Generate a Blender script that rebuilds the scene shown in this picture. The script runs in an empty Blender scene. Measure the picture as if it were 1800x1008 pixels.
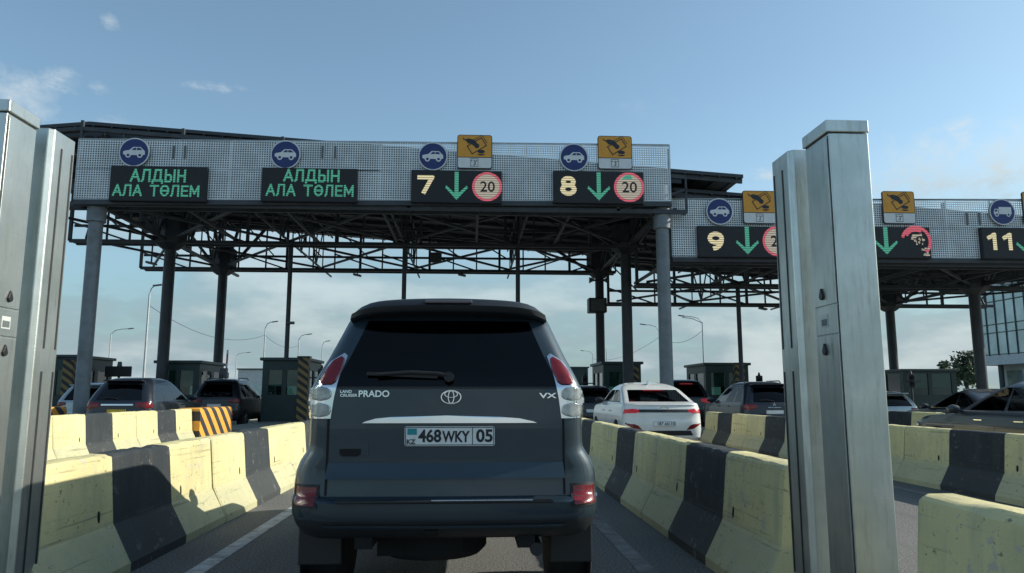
import bpy, bmesh, math, random
from mathutils import Vector, Matrix
R = math.radians
PI = math.pi
sc = bpy.context.scene
COL = sc.collection
random.seed(7)

# ------------------------------------------------------------------ camera
CAM = Vector((0, 0, 1.3)); PITCH = R(8.315); YAW = R(3.14)
cd = bpy.data.cameras.new('camera'); cam = bpy.data.objects.new('camera', cd); COL.objects.link(cam)
cd.sensor_width = 36; cd.lens = 26; cd.clip_start = 0.05; cd.clip_end = 9000
cam.location = CAM; cam.rotation_euler = (R(90) + PITCH, 0, -YAW)
sc.camera = cam
FWD = Vector((math.sin(YAW) * math.cos(PITCH), math.cos(YAW) * math.cos(PITCH), math.sin(PITCH)))
RGT = Vector((math.cos(YAW), -math.sin(YAW), 0)); UPV = RGT.cross(FWD)
def ray(px, py): return (FWD * 1300 + RGT * (px - 900) + UPV * (504 - py)).normalized()
def at(px, py, Y):                        # measured point of the photograph at distance Y along the road
    d = ray(px, py); return CAM + d * (Y / d.y)

# ------------------------------------------------------------------ light, sky, exposure
SUN_EL = R(29.5); SUN_AZ = R(83)          # azimuth from +Y (ahead) towards +X (right)
sunv = Vector((math.cos(SUN_EL) * math.sin(SUN_AZ), math.cos(SUN_EL) * math.cos(SUN_AZ), math.sin(SUN_EL)))
sl = bpy.data.lights.new('sun', 'SUN'); sl.energy = 4.6; sl.angle = R(0.5); sl.color = (1.0, 0.94, 0.82)
so = bpy.data.objects.new('sun', sl); COL.objects.link(so); so.location = (40, 5, 30)
so.rotation_euler = (-sunv).to_track_quat('-Z', 'Y').to_euler()
sc.view_settings.view_transform = 'Standard'; sc.view_settings.look = 'None'
sc.view_settings.exposure = 0.25; sc.view_settings.gamma = 1.0

w = bpy.data.worlds.new('World'); sc.world = w; w.use_nodes = True
nt = w.node_tree; nt.nodes.clear()
class G:                                   # tiny node helper
    def __init__(s, t): s.t = t
    def n(s, k, **kw):
        x = s.t.nodes.new(k)
        for a, b in kw.items(): setattr(x, a, b)
        return x
    def l(s, a, b): s.t.links.new(a, b)
    def put(s, sock, v):
        if hasattr(v, 'links') or isinstance(v, bpy.types.NodeSocket): s.l(v, sock)
        else: sock.default_value = v
    def m(s, op, a, b=0.0, c=0.0):
        x = s.n('ShaderNodeMath', operation=op); s.put(x.inputs[0], a); s.put(x.inputs[1], b)
        if len(x.inputs) > 2: s.put(x.inputs[2], c)
        return x.outputs[0]
    def v(s, op, a, b=(0, 0, 0)):
        x = s.n('ShaderNodeVectorMath', operation=op); s.put(x.inputs[0], a); s.put(x.inputs[1], b)
        return x.outputs['Value'] if op in ('DOT_PRODUCT', 'LENGTH') else x.outputs[0]
    def ss(s, x, a, b):
        r = s.n('ShaderNodeMapRange', interpolation_type='SMOOTHSTEP'); s.put(r.inputs[0], x)
        r.inputs[1].default_value = a; r.inputs[2].default_value = b; return r.outputs[0]
    def mix(s, f, a, b):
        x = s.n('ShaderNodeMix', data_type='RGBA'); s.put(x.inputs[0], f); s.put(x.inputs[6], a); s.put(x.inputs[7], b); return x.outputs[2]
    def noise(s, vec, scale, detail=4, rough=.55, w=None):
        x = s.n('ShaderNodeTexNoise'); x.inputs['Scale'].default_value = scale; x.inputs['Detail'].default_value = detail
        x.inputs['Roughness'].default_value = rough
        if w is not None: x.noise_dimensions = '4D'; s.put(x.inputs['W'], w)
        s.l(vec, x.inputs['Vector']); return x.outputs['Fac']
g = G(nt)
sky = g.n('ShaderNodeTexSky', sky_type='NISHITA', sun_disc=False, sun_elevation=SUN_EL, sun_rotation=SUN_AZ)
sky.air_density = 1.0; sky.dust_density = 1.1; sky.ozone_density = 1.4; sky.altitude = 300
d = g.n('ShaderNodeTexCoord').outputs['Generated']
sep = g.n('ShaderNodeSeparateXYZ'); g.l(d, sep.inputs[0])
dz = g.m('MAXIMUM', sep.outputs[2], 0.0)
inv = g.m('DIVIDE', 1.0, g.m('ADD', dz, 0.07))
flat = g.n('ShaderNodeCombineXYZ'); g.l(g.m('MULTIPLY', sep.outputs[0], inv), flat.inputs[0]); g.l(g.m('MULTIPLY', sep.outputs[1], inv), flat.inputs[1])
n1 = g.noise(flat.outputs[0], 0.55, 8, .6)
st = g.n('ShaderNodeVectorMath', operation='MULTIPLY'); g.l(d, st.inputs[0]); st.inputs[1].default_value = (3.0, 3.0, 9.0)
n2 = g.noise(st.outputs[0], 1.25, 7, .55)
low = g.ss(dz, 0.36, 0.03)                 # cloud bank low over the horizon
bank = g.m('MULTIPLY', low, g.ss(n2, 0.22, 0.52))
high = g.m('MULTIPLY', g.ss(n1, 0.56, 0.80), 0.16)
cl = g.m('MAXIMUM', g.m('MAXIMUM', bank, high), g.m('ADD', .05, g.m('ADD', g.m('MULTIPLY', g.ss(dz, .34, .02), .42), g.m('MULTIPLY', g.ss(dz, .17, .03), .33))))     # thin high veil everywhere
det = g.noise(d, 30.0, 7, .66)
wisp_v = g.n('ShaderNodeVectorMath', operation='MULTIPLY'); g.l(d, wisp_v.inputs[0]); wisp_v.inputs[1].default_value = (26, 26, 60)
wisp = g.ss(g.noise(wisp_v.outputs[0], 1.0, 7, .68), .40, .66)
for (px, py, r_, sx, st_) in ((112, 143, 20, 1.3, .75), (192, 40, 14, .8, .5), (18, 165, 36, 1.2, .8), (380, 153, 9, 5.0, .75), (176, 155, 13, 1.6, .5), (1680, 226, 17, 1.8, .75),
                              (1740, 318, 75, 3.4, .95), (1345, 308, 13, 4.0, .7), (1130, 190, 50, 4.0, .10), (210, 218, 12, 2.0, .6),
                              (250, 640, 40, 1.0, .7), (470, 560, 30, 6.0, .5), (330, 500, 40, 2.0, .7), (1240, 600, 40, 2.0, .5)):
    c = ray(px, py); q = g.n('ShaderNodeVectorMath', operation='SUBTRACT'); g.l(d, q.inputs[0]); q.inputs[1].default_value = c
    a = g.v('DOT_PRODUCT', q.outputs[0], tuple(RGT / sx)); b = g.v('DOT_PRODUCT', q.outputs[0], tuple(UPV))
    dist = g.m('SQRT', g.m('ADD', g.m('MULTIPLY', a, a), g.m('MULTIPLY', b, b)))
    wob = g.m('SUBTRACT', dist, g.m('MULTIPLY', g.m('SUBTRACT', det, 0.5), 2.4 * r_ / 1300))
    k = g.m('MULTIPLY', g.m('MULTIPLY', g.ss(wob, r_ / 1300 * 1.5, -r_ / 1300 * 0.5), st_ * 1.15), g.m('ADD', .25 if r_ < 28 else .6, g.m('MULTIPLY', wisp, .75 if r_ < 28 else .4)))
    cl = g.m('MAXIMUM', cl, k)
bg1 = g.n('ShaderNodeBackground'); tint = g.v('MULTIPLY', sky.outputs[0], (0.89, 1.035, 0.975)); g.l(tint, bg1.inputs[0]); bg1.inputs[1].default_value = 0.142
SKYBG = bg1
shade = g.mix(g.ss(n2, 0.40, 0.68), (0.25, 0.365, 0.42, 1), (0.60, 0.68, 0.69, 1))
shade = g.mix(g.ss(dz, 0.12, 0.32), shade, (0.72, 0.79, 0.81, 1))
bg2 = g.n('ShaderNodeBackground'); g.l(shade, bg2.inputs[0]); bg2.inputs[1].default_value = 0.86
mx = g.n('ShaderNodeMixShader'); g.l(cl, mx.inputs[0]); g.l(bg1.outputs[0], mx.inputs[1]); g.l(bg2.outputs[0], mx.inputs[2])
g.l(mx.outputs[0], g.n('ShaderNodeOutputWorld').inputs[0])

# ------------------------------------------------------------------ materials
def new_mat(name):
    m = bpy.data.materials.new(name); m.use_nodes = True; t = m.node_tree; b = t.nodes['Principled BSDF']
    return m, G(t), b
def mat(name, col, rough=.6, metal=0.0, var=.12, scale=6, spec=.5, coat=0, bump=0, bscale=60, emit=None, estr=0, dirt=None, dscale=2.0, damt=.5, anis=None):
    m, g, b = new_mat(name)
    o = g.n('ShaderNodeTexCoord').outputs['Object']; rnd = g.n('ShaderNodeObjectInfo').outputs['Random']
    W = g.m('MULTIPLY', rnd, 30)
    vec = o
    if anis:
        q = g.n('ShaderNodeVectorMath', operation='MULTIPLY'); g.l(o, q.inputs[0]); q.inputs[1].default_value = anis; vec = q.outputs[0]
    c = tuple(col) + (1,)
    n = g.noise(vec, scale, 5, .6, W)
    lo = tuple(x * (1 - var) for x in col) + (1,); hi = tuple(min(1, x * (1 + var)) for x in col) + (1,)
    cc = g.mix(g.ss(n, .3, .7), lo, hi)
    if dirt:
        n_ = g.noise(o, dscale, 6, .65, W); cc = g.mix(g.m('MULTIPLY', g.ss(n_, .48, .72), damt), cc, tuple(dirt) + (1,))
    g.l(cc, b.inputs['Base Color'])
    rr = g.m('ADD', g.m('MULTIPLY', g.m('SUBTRACT', n, .5), .25 * rough), rough); g.l(rr, b.inputs['Roughness'])
    b.inputs['Metallic'].default_value = metal; b.inputs['Specular IOR Level'].default_value = spec
    b.inputs['Coat Weight'].default_value = coat; b.inputs['Coat Roughness'].default_value = .04
    if bump:
        bn = g.n('ShaderNodeBump'); bn.inputs['Strength'].default_value = bump; bn.inputs['Distance'].default_value = .01
        g.l(g.noise(vec, bscale, 4, .6), bn.inputs['Height']); g.l(bn.outputs[0], b.inputs['Normal'])
    if emit:
        b.inputs['Emission Color'].default_value = tuple(emit) + (1,); b.inputs['Emission Strength'].default_value = estr
    return m

def asphalt(name, base):
    m, g, b = new_mat(name); o = g.n('ShaderNodeTexCoord').outputs['Object']
    f = g.noise(o, 62, 4, .8); l = g.noise(o, .7, 5, .6)
    st = g.n('ShaderNodeVectorMath', operation='MULTIPLY'); g.l(o, st.inputs[0]); st.inputs[1].default_value = (2.2, .12, 1)
    tr = g.noise(st.outputs[0], 1.0, 4, .5)
    k = lambda s: tuple(x * s for x in base) + (1,)
    c = g.mix(g.ss(f, .40, .62), k(.35), k(1.9)); c = g.mix(g.m('MULTIPLY', g.ss(l, .45, .75), .5), c, k(1.45))
    c = g.mix(g.m('MULTIPLY', g.ss(tr, .5, .72), .45), c, k(.6))
    oil = g.noise(o, 1.9, 5, .7); c = g.mix(g.m('MULTIPLY', g.ss(oil, .62, .72), .55), c, k(.42)); gr = g.noise(o, 38, 3, .8); c = g.mix(g.m('MULTIPLY', g.ss(gr, .68, .72), .6), c, k(2.6))
    g.l(c, b.inputs['Base Color']); b.inputs['Roughness'].default_value = .86
    bn = g.n('ShaderNodeBump'); bn.inputs['Strength'].default_value = .7; bn.inputs['Distance'].default_value = .012
    g.l(f, bn.inputs['Height']); g.l(bn.outputs[0], b.inputs['Normal']); return m

def barrier_paint(name, col, chip, chipamt, dirtcol):
    m, g, b = new_mat(name); o = g.n('ShaderNodeTexCoord').outputs['Object']
    W = g.m('MULTIPLY', g.n('ShaderNodeObjectInfo').outputs['Random'], 40)
    a = g.noise(o, 1.6, 6, .62, W)
    c = g.mix(g.ss(a, .3, .7), tuple(x * .86 for x in col) + (1,), tuple(min(1, x * 1.08) for x in col) + (1,))
    st = g.n('ShaderNodeVectorMath', operation='MULTIPLY'); g.l(o, st.inputs[0]); st.inputs[1].default_value = (5, 7, 1.1)
    s2 = g.noise(st.outputs[0], 1.3, 5, .6, W)
    c = g.mix(g.m('MULTIPLY', g.ss(s2, .46, .74), .6), c, dirtcol + (1,))
    sp = g.n('ShaderNodeSeparateXYZ'); g.l(o, sp.inputs[0])
    splash = g.m('MULTIPLY', g.ss(g.m('ADD', sp.outputs[2], g.m('MULTIPLY', g.m('SUBTRACT', s2, .5), .25)), .40, .30), .62)   # road dirt thrown up on the toe
    c = g.mix(splash, c, dirtcol + (1,))
    q3 = g.n('ShaderNodeVectorMath', operation='MULTIPLY'); g.l(o, q3.inputs[0]); q3.inputs[1].default_value = (6, .7, 26)
    rub = g.noise(q3.outputs[0], 1.0, 5, .7, W); c = g.mix(g.m('MULTIPLY', g.ss(rub, .57, .66), .5), c, (.10, .10, .085, 1))      # tyre and bumper rubs along the block
    ch = g.noise(o, 11, 6, .72, W); big = g.noise(o, 2.2, 3, .5, W)
    cm = g.m('MULTIPLY', g.ss(ch, .575, .60), g.ss(big, .42, .55)); c = g.mix(g.m('MULTIPLY', cm, chipamt), c, chip + (1,))
    sc2 = g.noise(o, 26, 4, .7, W); c = g.mix(g.m('MULTIPLY', g.ss(sc2, .62, .645), .65), c, (.06, .055, .045, 1))
    g.l(c, b.inputs['Base Color']); b.inputs['Roughness'].default_value = .72; b.inputs['Specular IOR Level'].default_value = .3
    bn = g.n('ShaderNodeBump'); bn.inputs['Strength'].default_value = .45; bn.inputs['Distance'].default_value = .02
    h = g.m('ADD', g.m('MULTIPLY', ch, .6), g.m('MULTIPLY', g.noise(o, 70, 3, .6), .25)); g.l(h, bn.inputs['Height']); g.l(bn.outputs[0], b.inputs['Normal'])
    return m

def steel(name):                           # brushed cabinet sheet with water stains
    m, g, b = new_mat(name); o = g.n('ShaderNodeTexCoord').outputs['Object']
    W = g.m('MULTIPLY', g.n('ShaderNodeObjectInfo').outputs['Random'], 40)
    q = g.n('ShaderNodeVectorMath', operation='MULTIPLY'); g.l(o, q.inputs[0]); q.inputs[1].default_value = (3, 3, 160)
    brush = g.noise(q.outputs[0], 1.0, 3, .6, W)
    q2 = g.n('ShaderNodeVectorMath', operation='MULTIPLY'); g.l(o, q2.inputs[0]); q2.inputs[1].default_value = (26, 26, 3.0)
    stain = g.noise(q2.outputs[0], 1.0, 7, .7, W); blot = g.noise(o, 3.2, 5, .6, W)
    c = g.mix(g.ss(blot, .3, .7), (.52, .56, .53, 1), (.66, .69, .65, 1))
    c = g.mix(g.m('MULTIPLY', g.ss(stain, .48, .64), .5), c, (.42, .43, .37, 1))
    c = g.mix(g.m('MULTIPLY', g.ss(stain, .63, .67), .4), c, (.18, .18, .15, 1))
    g.l(c, b.inputs['Base Color']); b.inputs['Metallic'].default_value = .90
    r_ = g.m('ADD', .22, g.m('ADD', g.m('MULTIPLY', stain, .18), g.m('MULTIPLY', brush, .1))); g.l(r_, b.inputs['Roughness'])
    bn = g.n('ShaderNodeBump'); bn.inputs['Strength'].default_value = .12; bn.inputs['Distance'].default_value = .004
    g.l(g.m('ADD', brush, g.m('MULTIPLY', blot, 1.5)), bn.inputs['Height']); g.l(bn.outputs[0], b.inputs['Normal']); return m

def perforated(name, col, pitch=.08, open_=.34):
    m, g, b = new_mat(name); o = g.n('ShaderNodeTexCoord').outputs['Object']
    sp = g.n('ShaderNodeSeparateXYZ'); g.l(o, sp.inputs[0])
    fx = g.m('FRACT', g.m('DIVIDE', g.m('ADD', sp.outputs[0], 500.0), pitch)); fz = g.m('FRACT', g.m('DIVIDE', g.m('ADD', sp.outputs[2], 500.0), pitch))
    e = math.sqrt(open_)
    hole = g.m('MULTIPLY', g.m('LESS_THAN', fx, e), g.m('LESS_THAN', fz, e))
    n = g.noise(o, 1.1, 5, .6); c = g.mix(g.ss(n, .35, .65), tuple(x * .8 for x in col) + (1,), tuple(col) + (1,))
    g.l(c, b.inputs['Base Color']); b.inputs['Roughness'].default_value = .5; b.inputs['Metallic'].default_value = .2
    tr = g.n('ShaderNodeBsdfTransparent'); mx = g.n('ShaderNodeMixShader')
    g.l(hole, mx.inputs[0]); g.l(b.outputs[0], mx.inputs[1]); g.l(tr.outputs[0], mx.inputs[2])
    g.l(mx.outputs[0], g.t.nodes['Material Output'].inputs[0]); return m

def led(name, col, strength, pitch=.036, gap=.38):
    m, g, b = new_mat(name); o = g.n('ShaderNodeTexCoord').outputs['Object']
    sp = g.n('ShaderNodeSeparateXYZ'); g.l(o, sp.inputs[0])
    fz = g.m('FRACT', g.m('DIVIDE', g.m('ADD', sp.outputs[2], 50.0), pitch * 2.2)); fx = g.m('FRACT', g.m('DIVIDE', g.m('ADD', sp.outputs[0], 50.0), pitch))
    on = g.m('MULTIPLY', g.m('ADD', .30, g.m('MULTIPLY', g.m('GREATER_THAN', fz, gap), .70)), g.m('ADD', .72, g.m('MULTIPLY', g.m('GREATER_THAN', fx, .35), .28)))
    b.inputs['Base Color'].default_value = (.01, .012, .014, 1); b.inputs['Roughness'].default_value = .5
    b.inputs['Emission Color'].default_value = tuple(col) + (1,)
    g.l(g.m('MULTIPLY', g.m('ADD', on, .12), strength), b.inputs['Emission Strength']); return m

def glass(name, tint, refl=1.0):
    m, g, b = new_mat(name); t = g.t; t.nodes.remove(b)
    tr = g.n('ShaderNodeBsdfTransparent'); tr.inputs[0].default_value = tuple(tint) + (1,)
    gl = g.n('ShaderNodeBsdfGlossy'); gl.inputs['Roughness'].default_value = .02; gl.inputs['Color'].default_value = (refl, refl, refl, 1)
    fr = g.n('ShaderNodeFresnel'); fr.inputs[0].default_value = 1.52
    mx = g.n('ShaderNodeMixShader'); g.l(fr.outputs[0], mx.inputs[0]); g.l(tr.outputs[0], mx.inputs[1]); g.l(gl.outputs[0], mx.inputs[2])
    g.l(mx.outputs[0], t.nodes['Material Output'].inputs[0]); return m

def stripes(name, ca, cb, period, ax=(0, 1, 1), dirt=.3):
    m, g, b = new_mat(name); o = g.n('ShaderNodeTexCoord').outputs['Object']
    s = g.v('DOT_PRODUCT', o, tuple(ax)); f = g.m('FRACT', g.m('DIVIDE', g.m('ADD', s, 100.0), period))
    n = g.noise(o, 5, 6, .65)
    c = g.mix(g.m('GREATER_THAN', f, .5), tuple(ca) + (1,), tuple(cb) + (1,)); c = g.mix(g.m('MULTIPLY', g.ss(n, .5, .75), dirt), c, (.16, .14, .1, 1))
    g.l(c, b.inputs['Base Color']); b.inputs['Roughness'].default_value = .6; return m

M = {}
M['asphalt'] = asphalt('asphalt', (.118, .119, .113)); M['earth'] = mat('dry_earth', (.105, .11, .09), .95, var=.35, scale=.05)
M['line'] = mat('road_paint', (.40, .41, .40), .8, var=.3, scale=9, dirt=(.09, .09, .09), dscale=5, damt=.8)
M['wornline'] = mat('worn_road_paint', (.17, .175, .17), .85, var=.3, scale=6, dirt=(.08, .08, .08), dscale=2.5, damt=1.0)
M['concrete'] = mat('kerb_concrete', (.27, .28, .24), .85, var=.2, scale=3, dirt=(.12, .12, .1))
M['yellow'] = barrier_paint('yellow_barrier_paint', (.67, .60, .31), (.46, .45, .37), .8, (.38, .39, .27))
M['black'] = barrier_paint('black_barrier_paint', (.030, .038, .043), (.20, .20, .19), .5, (.060, .064, .062))
M['hole'] = mat('dark_hole', (.012, .012, .010), .95)
M['steel'] = steel('brushed_steel'); M['steel_dark'] = mat('dark_seam', (.025, .027, .028), .6)
M['lockblack'] = mat('black_lock_cover', (.018, .018, .018), .4)
M['sticker'] = mat('grey_sticker', (.52, .54, .52), .5); M['sticker_d'] = mat('dark_print', (.12, .14, .14), .5)
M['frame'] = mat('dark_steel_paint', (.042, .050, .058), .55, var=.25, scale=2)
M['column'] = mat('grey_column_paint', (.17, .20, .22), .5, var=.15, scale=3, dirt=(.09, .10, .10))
M['roofsheet'] = mat('roof_sheet', (.045, .052, .060), .5, metal=.2, var=.15, scale=1.2)
M['perf'] = perforated('perforated_sheet', (.78, .84, .85)); M['perf_frame'] = mat('pale_steel_frame', (.36, .41, .43), .5, metal=.2)
M['ledbox'] = mat('black_led_housing', (.010, .012, .015), .55, var=.3, scale=12)
M['led_g'] = led('green_led', (.09, .48, .32), .58); M['led_y'] = led('amber_led', (.78, .70, .42), .75)
M['led_r'] = led('red_led', (.72, .13, .18), .68); M['led_w'] = led('pale_led', (.52, .47, .38), .66)
M['blue'] = mat('blue_sign_film', (.012, .030, .155), .4, var=.08); M['white'] = mat('white_sign_film', (.72, .75, .75), .45, var=.05)
M['orange'] = mat('orange_sign_film', (.72, .33, .035), .45, var=.06); M['signblack'] = mat('black_sign_print', (.02, .022, .03), .5)
M['signback'] = mat('sign_back_metal', (.3, .32, .33), .45, metal=.5)
M['booth'] = mat('dark_green_panel', (.020, .048, .047), .5, var=.15, scale=2); M['booth_trim'] = mat('booth_trim', (.035, .06, .06), .5)
M['boothglass'] = glass('booth_glass', (.45, .58, .55)); M['blind'] = mat('white_blind', (.56, .66, .64), .7)
M['hazard'] = stripes('hazard_stripes', (.25, .17, .06), (.02, .02, .02), .30, (.7, .7, 1)); M['cushion'] = stripes('orange_black_chevrons', (.80, .36, .045), (.03, .03, .035), .52, (.0, .85, 1.0), .25)
M['redwhite'] = stripes('red_white_boom', (.62, .05, .05), (.75, .75, .74), .8, (0, 0, 1), .1)
M['galv'] = mat('galvanised_pole', (.42, .45, .46), .5, metal=.3); M['lampgrey'] = mat('lamp_grey', (.12, .13, .14), .5)
M['rubber'] = mat('tyre_rubber', (.016, .016, .017), .85, bump=.3); M['rim'] = mat('alloy_rim', (.42, .43, .45), .3, metal=.8)
M['trim'] = mat('black_plastic', (.016, .018, .021), .5, bump=.15, bscale=200); M['under'] = mat('underbody', (.010, .010, .011), .9)
M['chrome'] = mat('chrome', (.78, .80, .82), .12, metal=1.0, var=.03); M['redlens'] = mat('red_lens', (.17, .008, .013), .2, spec=.5, coat=.25, var=.25, scale=14)
M['clearlens'] = mat('clear_lens', (.33, .36, .36), .12, metal=.35, coat=.8, var=.3, scale=18); M['brakelit'] = mat('lit_brake_lens', (.36, .012, .02), .25, emit=(.9, .04, .06), estr=.13)
M['glass_dark'] = glass('dark_tinted_glass', (.05, .055, .06), .55); M['glass'] = glass('tinted_glass', (.30, .34, .36)); M['glass_clear'] = glass('clear_car_glass', (.82, .88, .88))
M['seat'] = mat('dark_seat_fabric', (.03, .032, .035), .9); M['plate'] = mat('white_plate', (.76, .79, .78), .4, var=.05, dirt=(.4, .42, .4), dscale=9, damt=.3)
M['plateyellow'] = mat('yellow_plate', (.62, .45, .04), .4); M['platetext'] = mat('plate_print', (.014, .016, .02), .5); M['flag'] = mat('teal_flag', (.02, .26, .30), .5)
M['smokelens'] = mat('smoked_lens', (.10, .09, .10), .25, coat=.5); M['amberlens'] = mat('amber_lens', (.5, .22, .02), .3)
def paint(name, col, metal=.35, rough=.32, coat=.9, dirt=None): return mat(name, col, rough, metal, var=.06, scale=3, coat=coat, dirt=dirt, dscale=2.2, damt=.25)
M['spoilerblack'] = paint('dark_spoiler_paint', (.008, .012, .017), .1, .5, .15); M['p_navy'] = paint('navy_grey_paint', (.022, .042, .058), .3, .36, .6, (.035, .045, .05)); M['p_white'] = paint('white_paint', (.72, .73, .70), 0, .4)
M['p_black'] = paint('black_paint', (.013, .016, .021), .1, .35, .5); M['p_grey'] = paint('graphite_paint', (.024, .036, .046), .12, .35, .5); M['p_silver'] = paint('silver_paint', (.38, .42, .43), .6)
M['p_dark'] = paint('dark_blue_black_paint', (.012, .017, .026), .1, .35, .45); M['wall_w'] = mat('white_cladding', (.52, .56, .56), .6, var=.1)
M['fac_glass'] = mat('facade_glass', (.38, .50, .52), .18, metal=.55, spec=.8, var=.2, scale=.35); M['mullion'] = mat('dark_mullion', (.05, .065, .07), .5)
M['bark'] = mat('bark', (.09, .07, .05), .9); M['leaf'] = mat('leaves', (.085, .115, .06), .7, var=.5, scale=1.5)
M['wire'] = mat('wire', (.03, .03, .035), .7)
M['skin_dark'] = mat('dark_shirt', (.03, .03, .035), .9)

# ------------------------------------------------------------------ mesh helpers
class MB:
    def __init__(s): s.v = []; s.f = []; s.mi = []; s.sm = []
    def add(s, vs, fs, m=0, sm=False):
        o = len(s.v); s.v += [Vector(p) for p in vs]
        for f in fs: s.f.append([i + o for i in f]); s.mi.append(m); s.sm.append(sm)
        return s
    def box(s, c, d, m=0, mat3=None):
        x, y, z = d[0] / 2, d[1] / 2, d[2] / 2; c = Vector(c)
        vs = [Vector(p) for p in ((-x, -y, -z), (x, -y, -z), (x, y, -z), (-x, y, -z), (-x, -y, z), (x, -y, z), (x, y, z), (-x, y, z))]
        if mat3: vs = [mat3 @ p for p in vs]
        return s.add([p + c for p in vs], [(0, 3, 2, 1), (4, 5, 6, 7), (0, 1, 5, 4), (1, 2, 6, 5), (2, 3, 7, 6), (3, 0, 4, 7)], m)
    def bb(s, x0, x1, y0, y1, z0, z1, m=0): return s.box(((x0 + x1) / 2, (y0 + y1) / 2, (z0 + z1) / 2), (x1 - x0, y1 - y0, z1 - z0), m)
    def bar(s, a, b, w=.1, h=None, m=0):
        a, b = Vector(a), Vector(b); h = h or w; dd = b - a; L = dd.length
        if L < 1e-5: return s
        zq = dd.to_track_quat('Y', 'Z').to_matrix(); return s.box((a + b) / 2, (w, L, h), m, zq)
    def tube(s, a, b, r0, r1=None, n=12, m=0, caps=True):
        a, b = Vector(a), Vector(b); r1 = r0 if r1 is None else r1; q = (b - a).to_track_quat('Z', 'Y').to_matrix(); vs = []
        for p, r in ((a, r0), (b, r1)):
            for i in range(n): t = 2 * PI * i / n; vs.append(p + q @ Vector((r * math.cos(t), r * math.sin(t), 0)))
        s.add(vs, [(i, (i + 1) % n, n + (i + 1) % n, n + i) for i in range(n)], m, True)
        if caps: s.add(vs, [tuple(reversed(range(n))), tuple(range(n, 2 * n))], m)
        return s
    def path(s, pts, r, n=8, m=0):
        for a, b in zip(pts, pts[1:]): s.tube(a, b, r, r, n, m)
        return s
    def lathe(s, prof, o, axis='Z', n=24, m=0, sm=True):     # prof (radius, along)
        o = Vector(o); vs = []
        for r, h in prof:
            for i in range(n):
                t = 2 * PI * i / n; a, b = r * math.cos(t), r * math.sin(t)
                vs.append(o + (Vector((a, b, h)) if axis == 'Z' else Vector((h, a, b)) if axis == 'X' else Vector((a, h, b))))
        fs = []
        for j in range(len(prof) - 1):
            for i in range(n): fs.append((j * n + i, j * n + (i + 1) % n, (j + 1) * n + (i + 1) % n, (j + 1) * n + i))
        s.add(vs, fs, m, sm); k = len(prof) - 1
        s.add(vs, [tuple(reversed(range(n))), tuple(range(k * n, k * n + n))], m); return s
    def flat(s, pts, y, m=0, th=.004, o=(0, 0)):            # polygon (x,z) facing -Y, with thickness
        n = len(pts); A = sum(pts[i][0] * pts[(i + 1) % n][1] - pts[(i + 1) % n][0] * pts[i][1] for i in range(n))
        if A < 0: pts = pts[::-1]
        vs = [(p[0] + o[0], y, p[1] + o[1]) for p in pts] + [(p[0] + o[0], y + th, p[1] + o[1]) for p in pts]
        return s.add(vs, [tuple(range(n))] + [(i, n + i, n + (i + 1) % n, (i + 1) % n) for i in range(n)] + [tuple(range(2 * n - 1, n - 1, -1))], m)
    def extr(s, pts, axis, a, b, m=0, sm=False):            # polygon extruded along axis; pts in the two other axes, in order
        n = len(pts)
        def P(p, t): return (t, p[0], p[1]) if axis == 'X' else (p[0], t, p[1]) if axis == 'Y' else (p[0], p[1], t)
        vs = [P(p, a) for p in pts] + [P(p, b) for p in pts]
        s.add(vs, [(i, (i + 1) % n, n + (i + 1) % n, n + i) for i in range(n)], m, sm)
        s.add(vs, [tuple(reversed(range(n))), tuple(range(n, 2 * n))], m); return s
    def build(s, name, mats, parent=None, loc=None, merge=False, fixn=True, bevel=0, ang=40):
        me = bpy.data.meshes.new(name); me.from_pydata([tuple(p) for p in s.v], [], s.f); me.update()
        mats = mats if isinstance(mats, (list, tuple)) else [mats]
        for m in mats: me.materials.append(M[m] if isinstance(m, str) else m)
        me.polygons.foreach_set('material_index', s.mi); me.polygons.foreach_set('use_smooth', s.sm)
        if fixn or merge:
            b = bmesh.new(); b.from_mesh(me)
            bmesh.ops.remove_doubles(b, verts=b.verts, dist=1e-5)
            bmesh.ops.recalc_face_normals(b, faces=b.faces); b.to_mesh(me); b.free()
        if any(s.sm): me.set_sharp_from_angle(angle=R(ang))
        o = bpy.data.objects.new(name, me); COL.objects.link(o)
        if parent is not None: o.parent = parent
        if loc is not None: o.location = loc
        if bevel:
            bm_ = o.modifiers.new('bevel', 'BEVEL'); bm_.width = bevel; bm_.segments = 2; bm_.limit_method = 'ANGLE'; bm_.angle_limit = R(40)
        return o
def circ(r, n=28, a0=0, a1=2 * PI, cx=0, cz=0): return [(cx + r * math.cos(a0 + (a1 - a0) * i / n), cz + r * math.sin(a0 + (a1 - a0) * i / n)) for i in range(n if abs(a1 - a0 - 2 * PI) < 1e-6 else n + 1)]
def rrect(w, h, r, n=5):
    out = []
    for cx, cz, a in ((w / 2 - r, h / 2 - r, 0), (-w / 2 + r, h / 2 - r, 90), (-w / 2 + r, -h / 2 + r, 180), (w / 2 - r, -h / 2 + r, 270)):
        out += [(cx + r * math.cos(R(a + 90 * i / n)), cz + r * math.sin(R(a + 90 * i / n))) for i in range(n + 1)]
    return out
def ringflat(mb, r0, r1, y, m, n=36, a0=0, a1=2 * PI, o=(0, 0), th=.003):
    for i in range(n):
        t0 = a0 + (a1 - a0) * i / n; t1 = a0 + (a1 - a0) * (i + 1) / n
        mb.flat([(r0 * math.cos(t0), r0 * math.sin(t0)), (r1 * math.cos(t0), r1 * math.sin(t0)), (r1 * math.cos(t1), r1 * math.sin(t1)), (r0 * math.cos(t1), r0 * math.sin(t1))], y, m, th, o)
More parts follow.
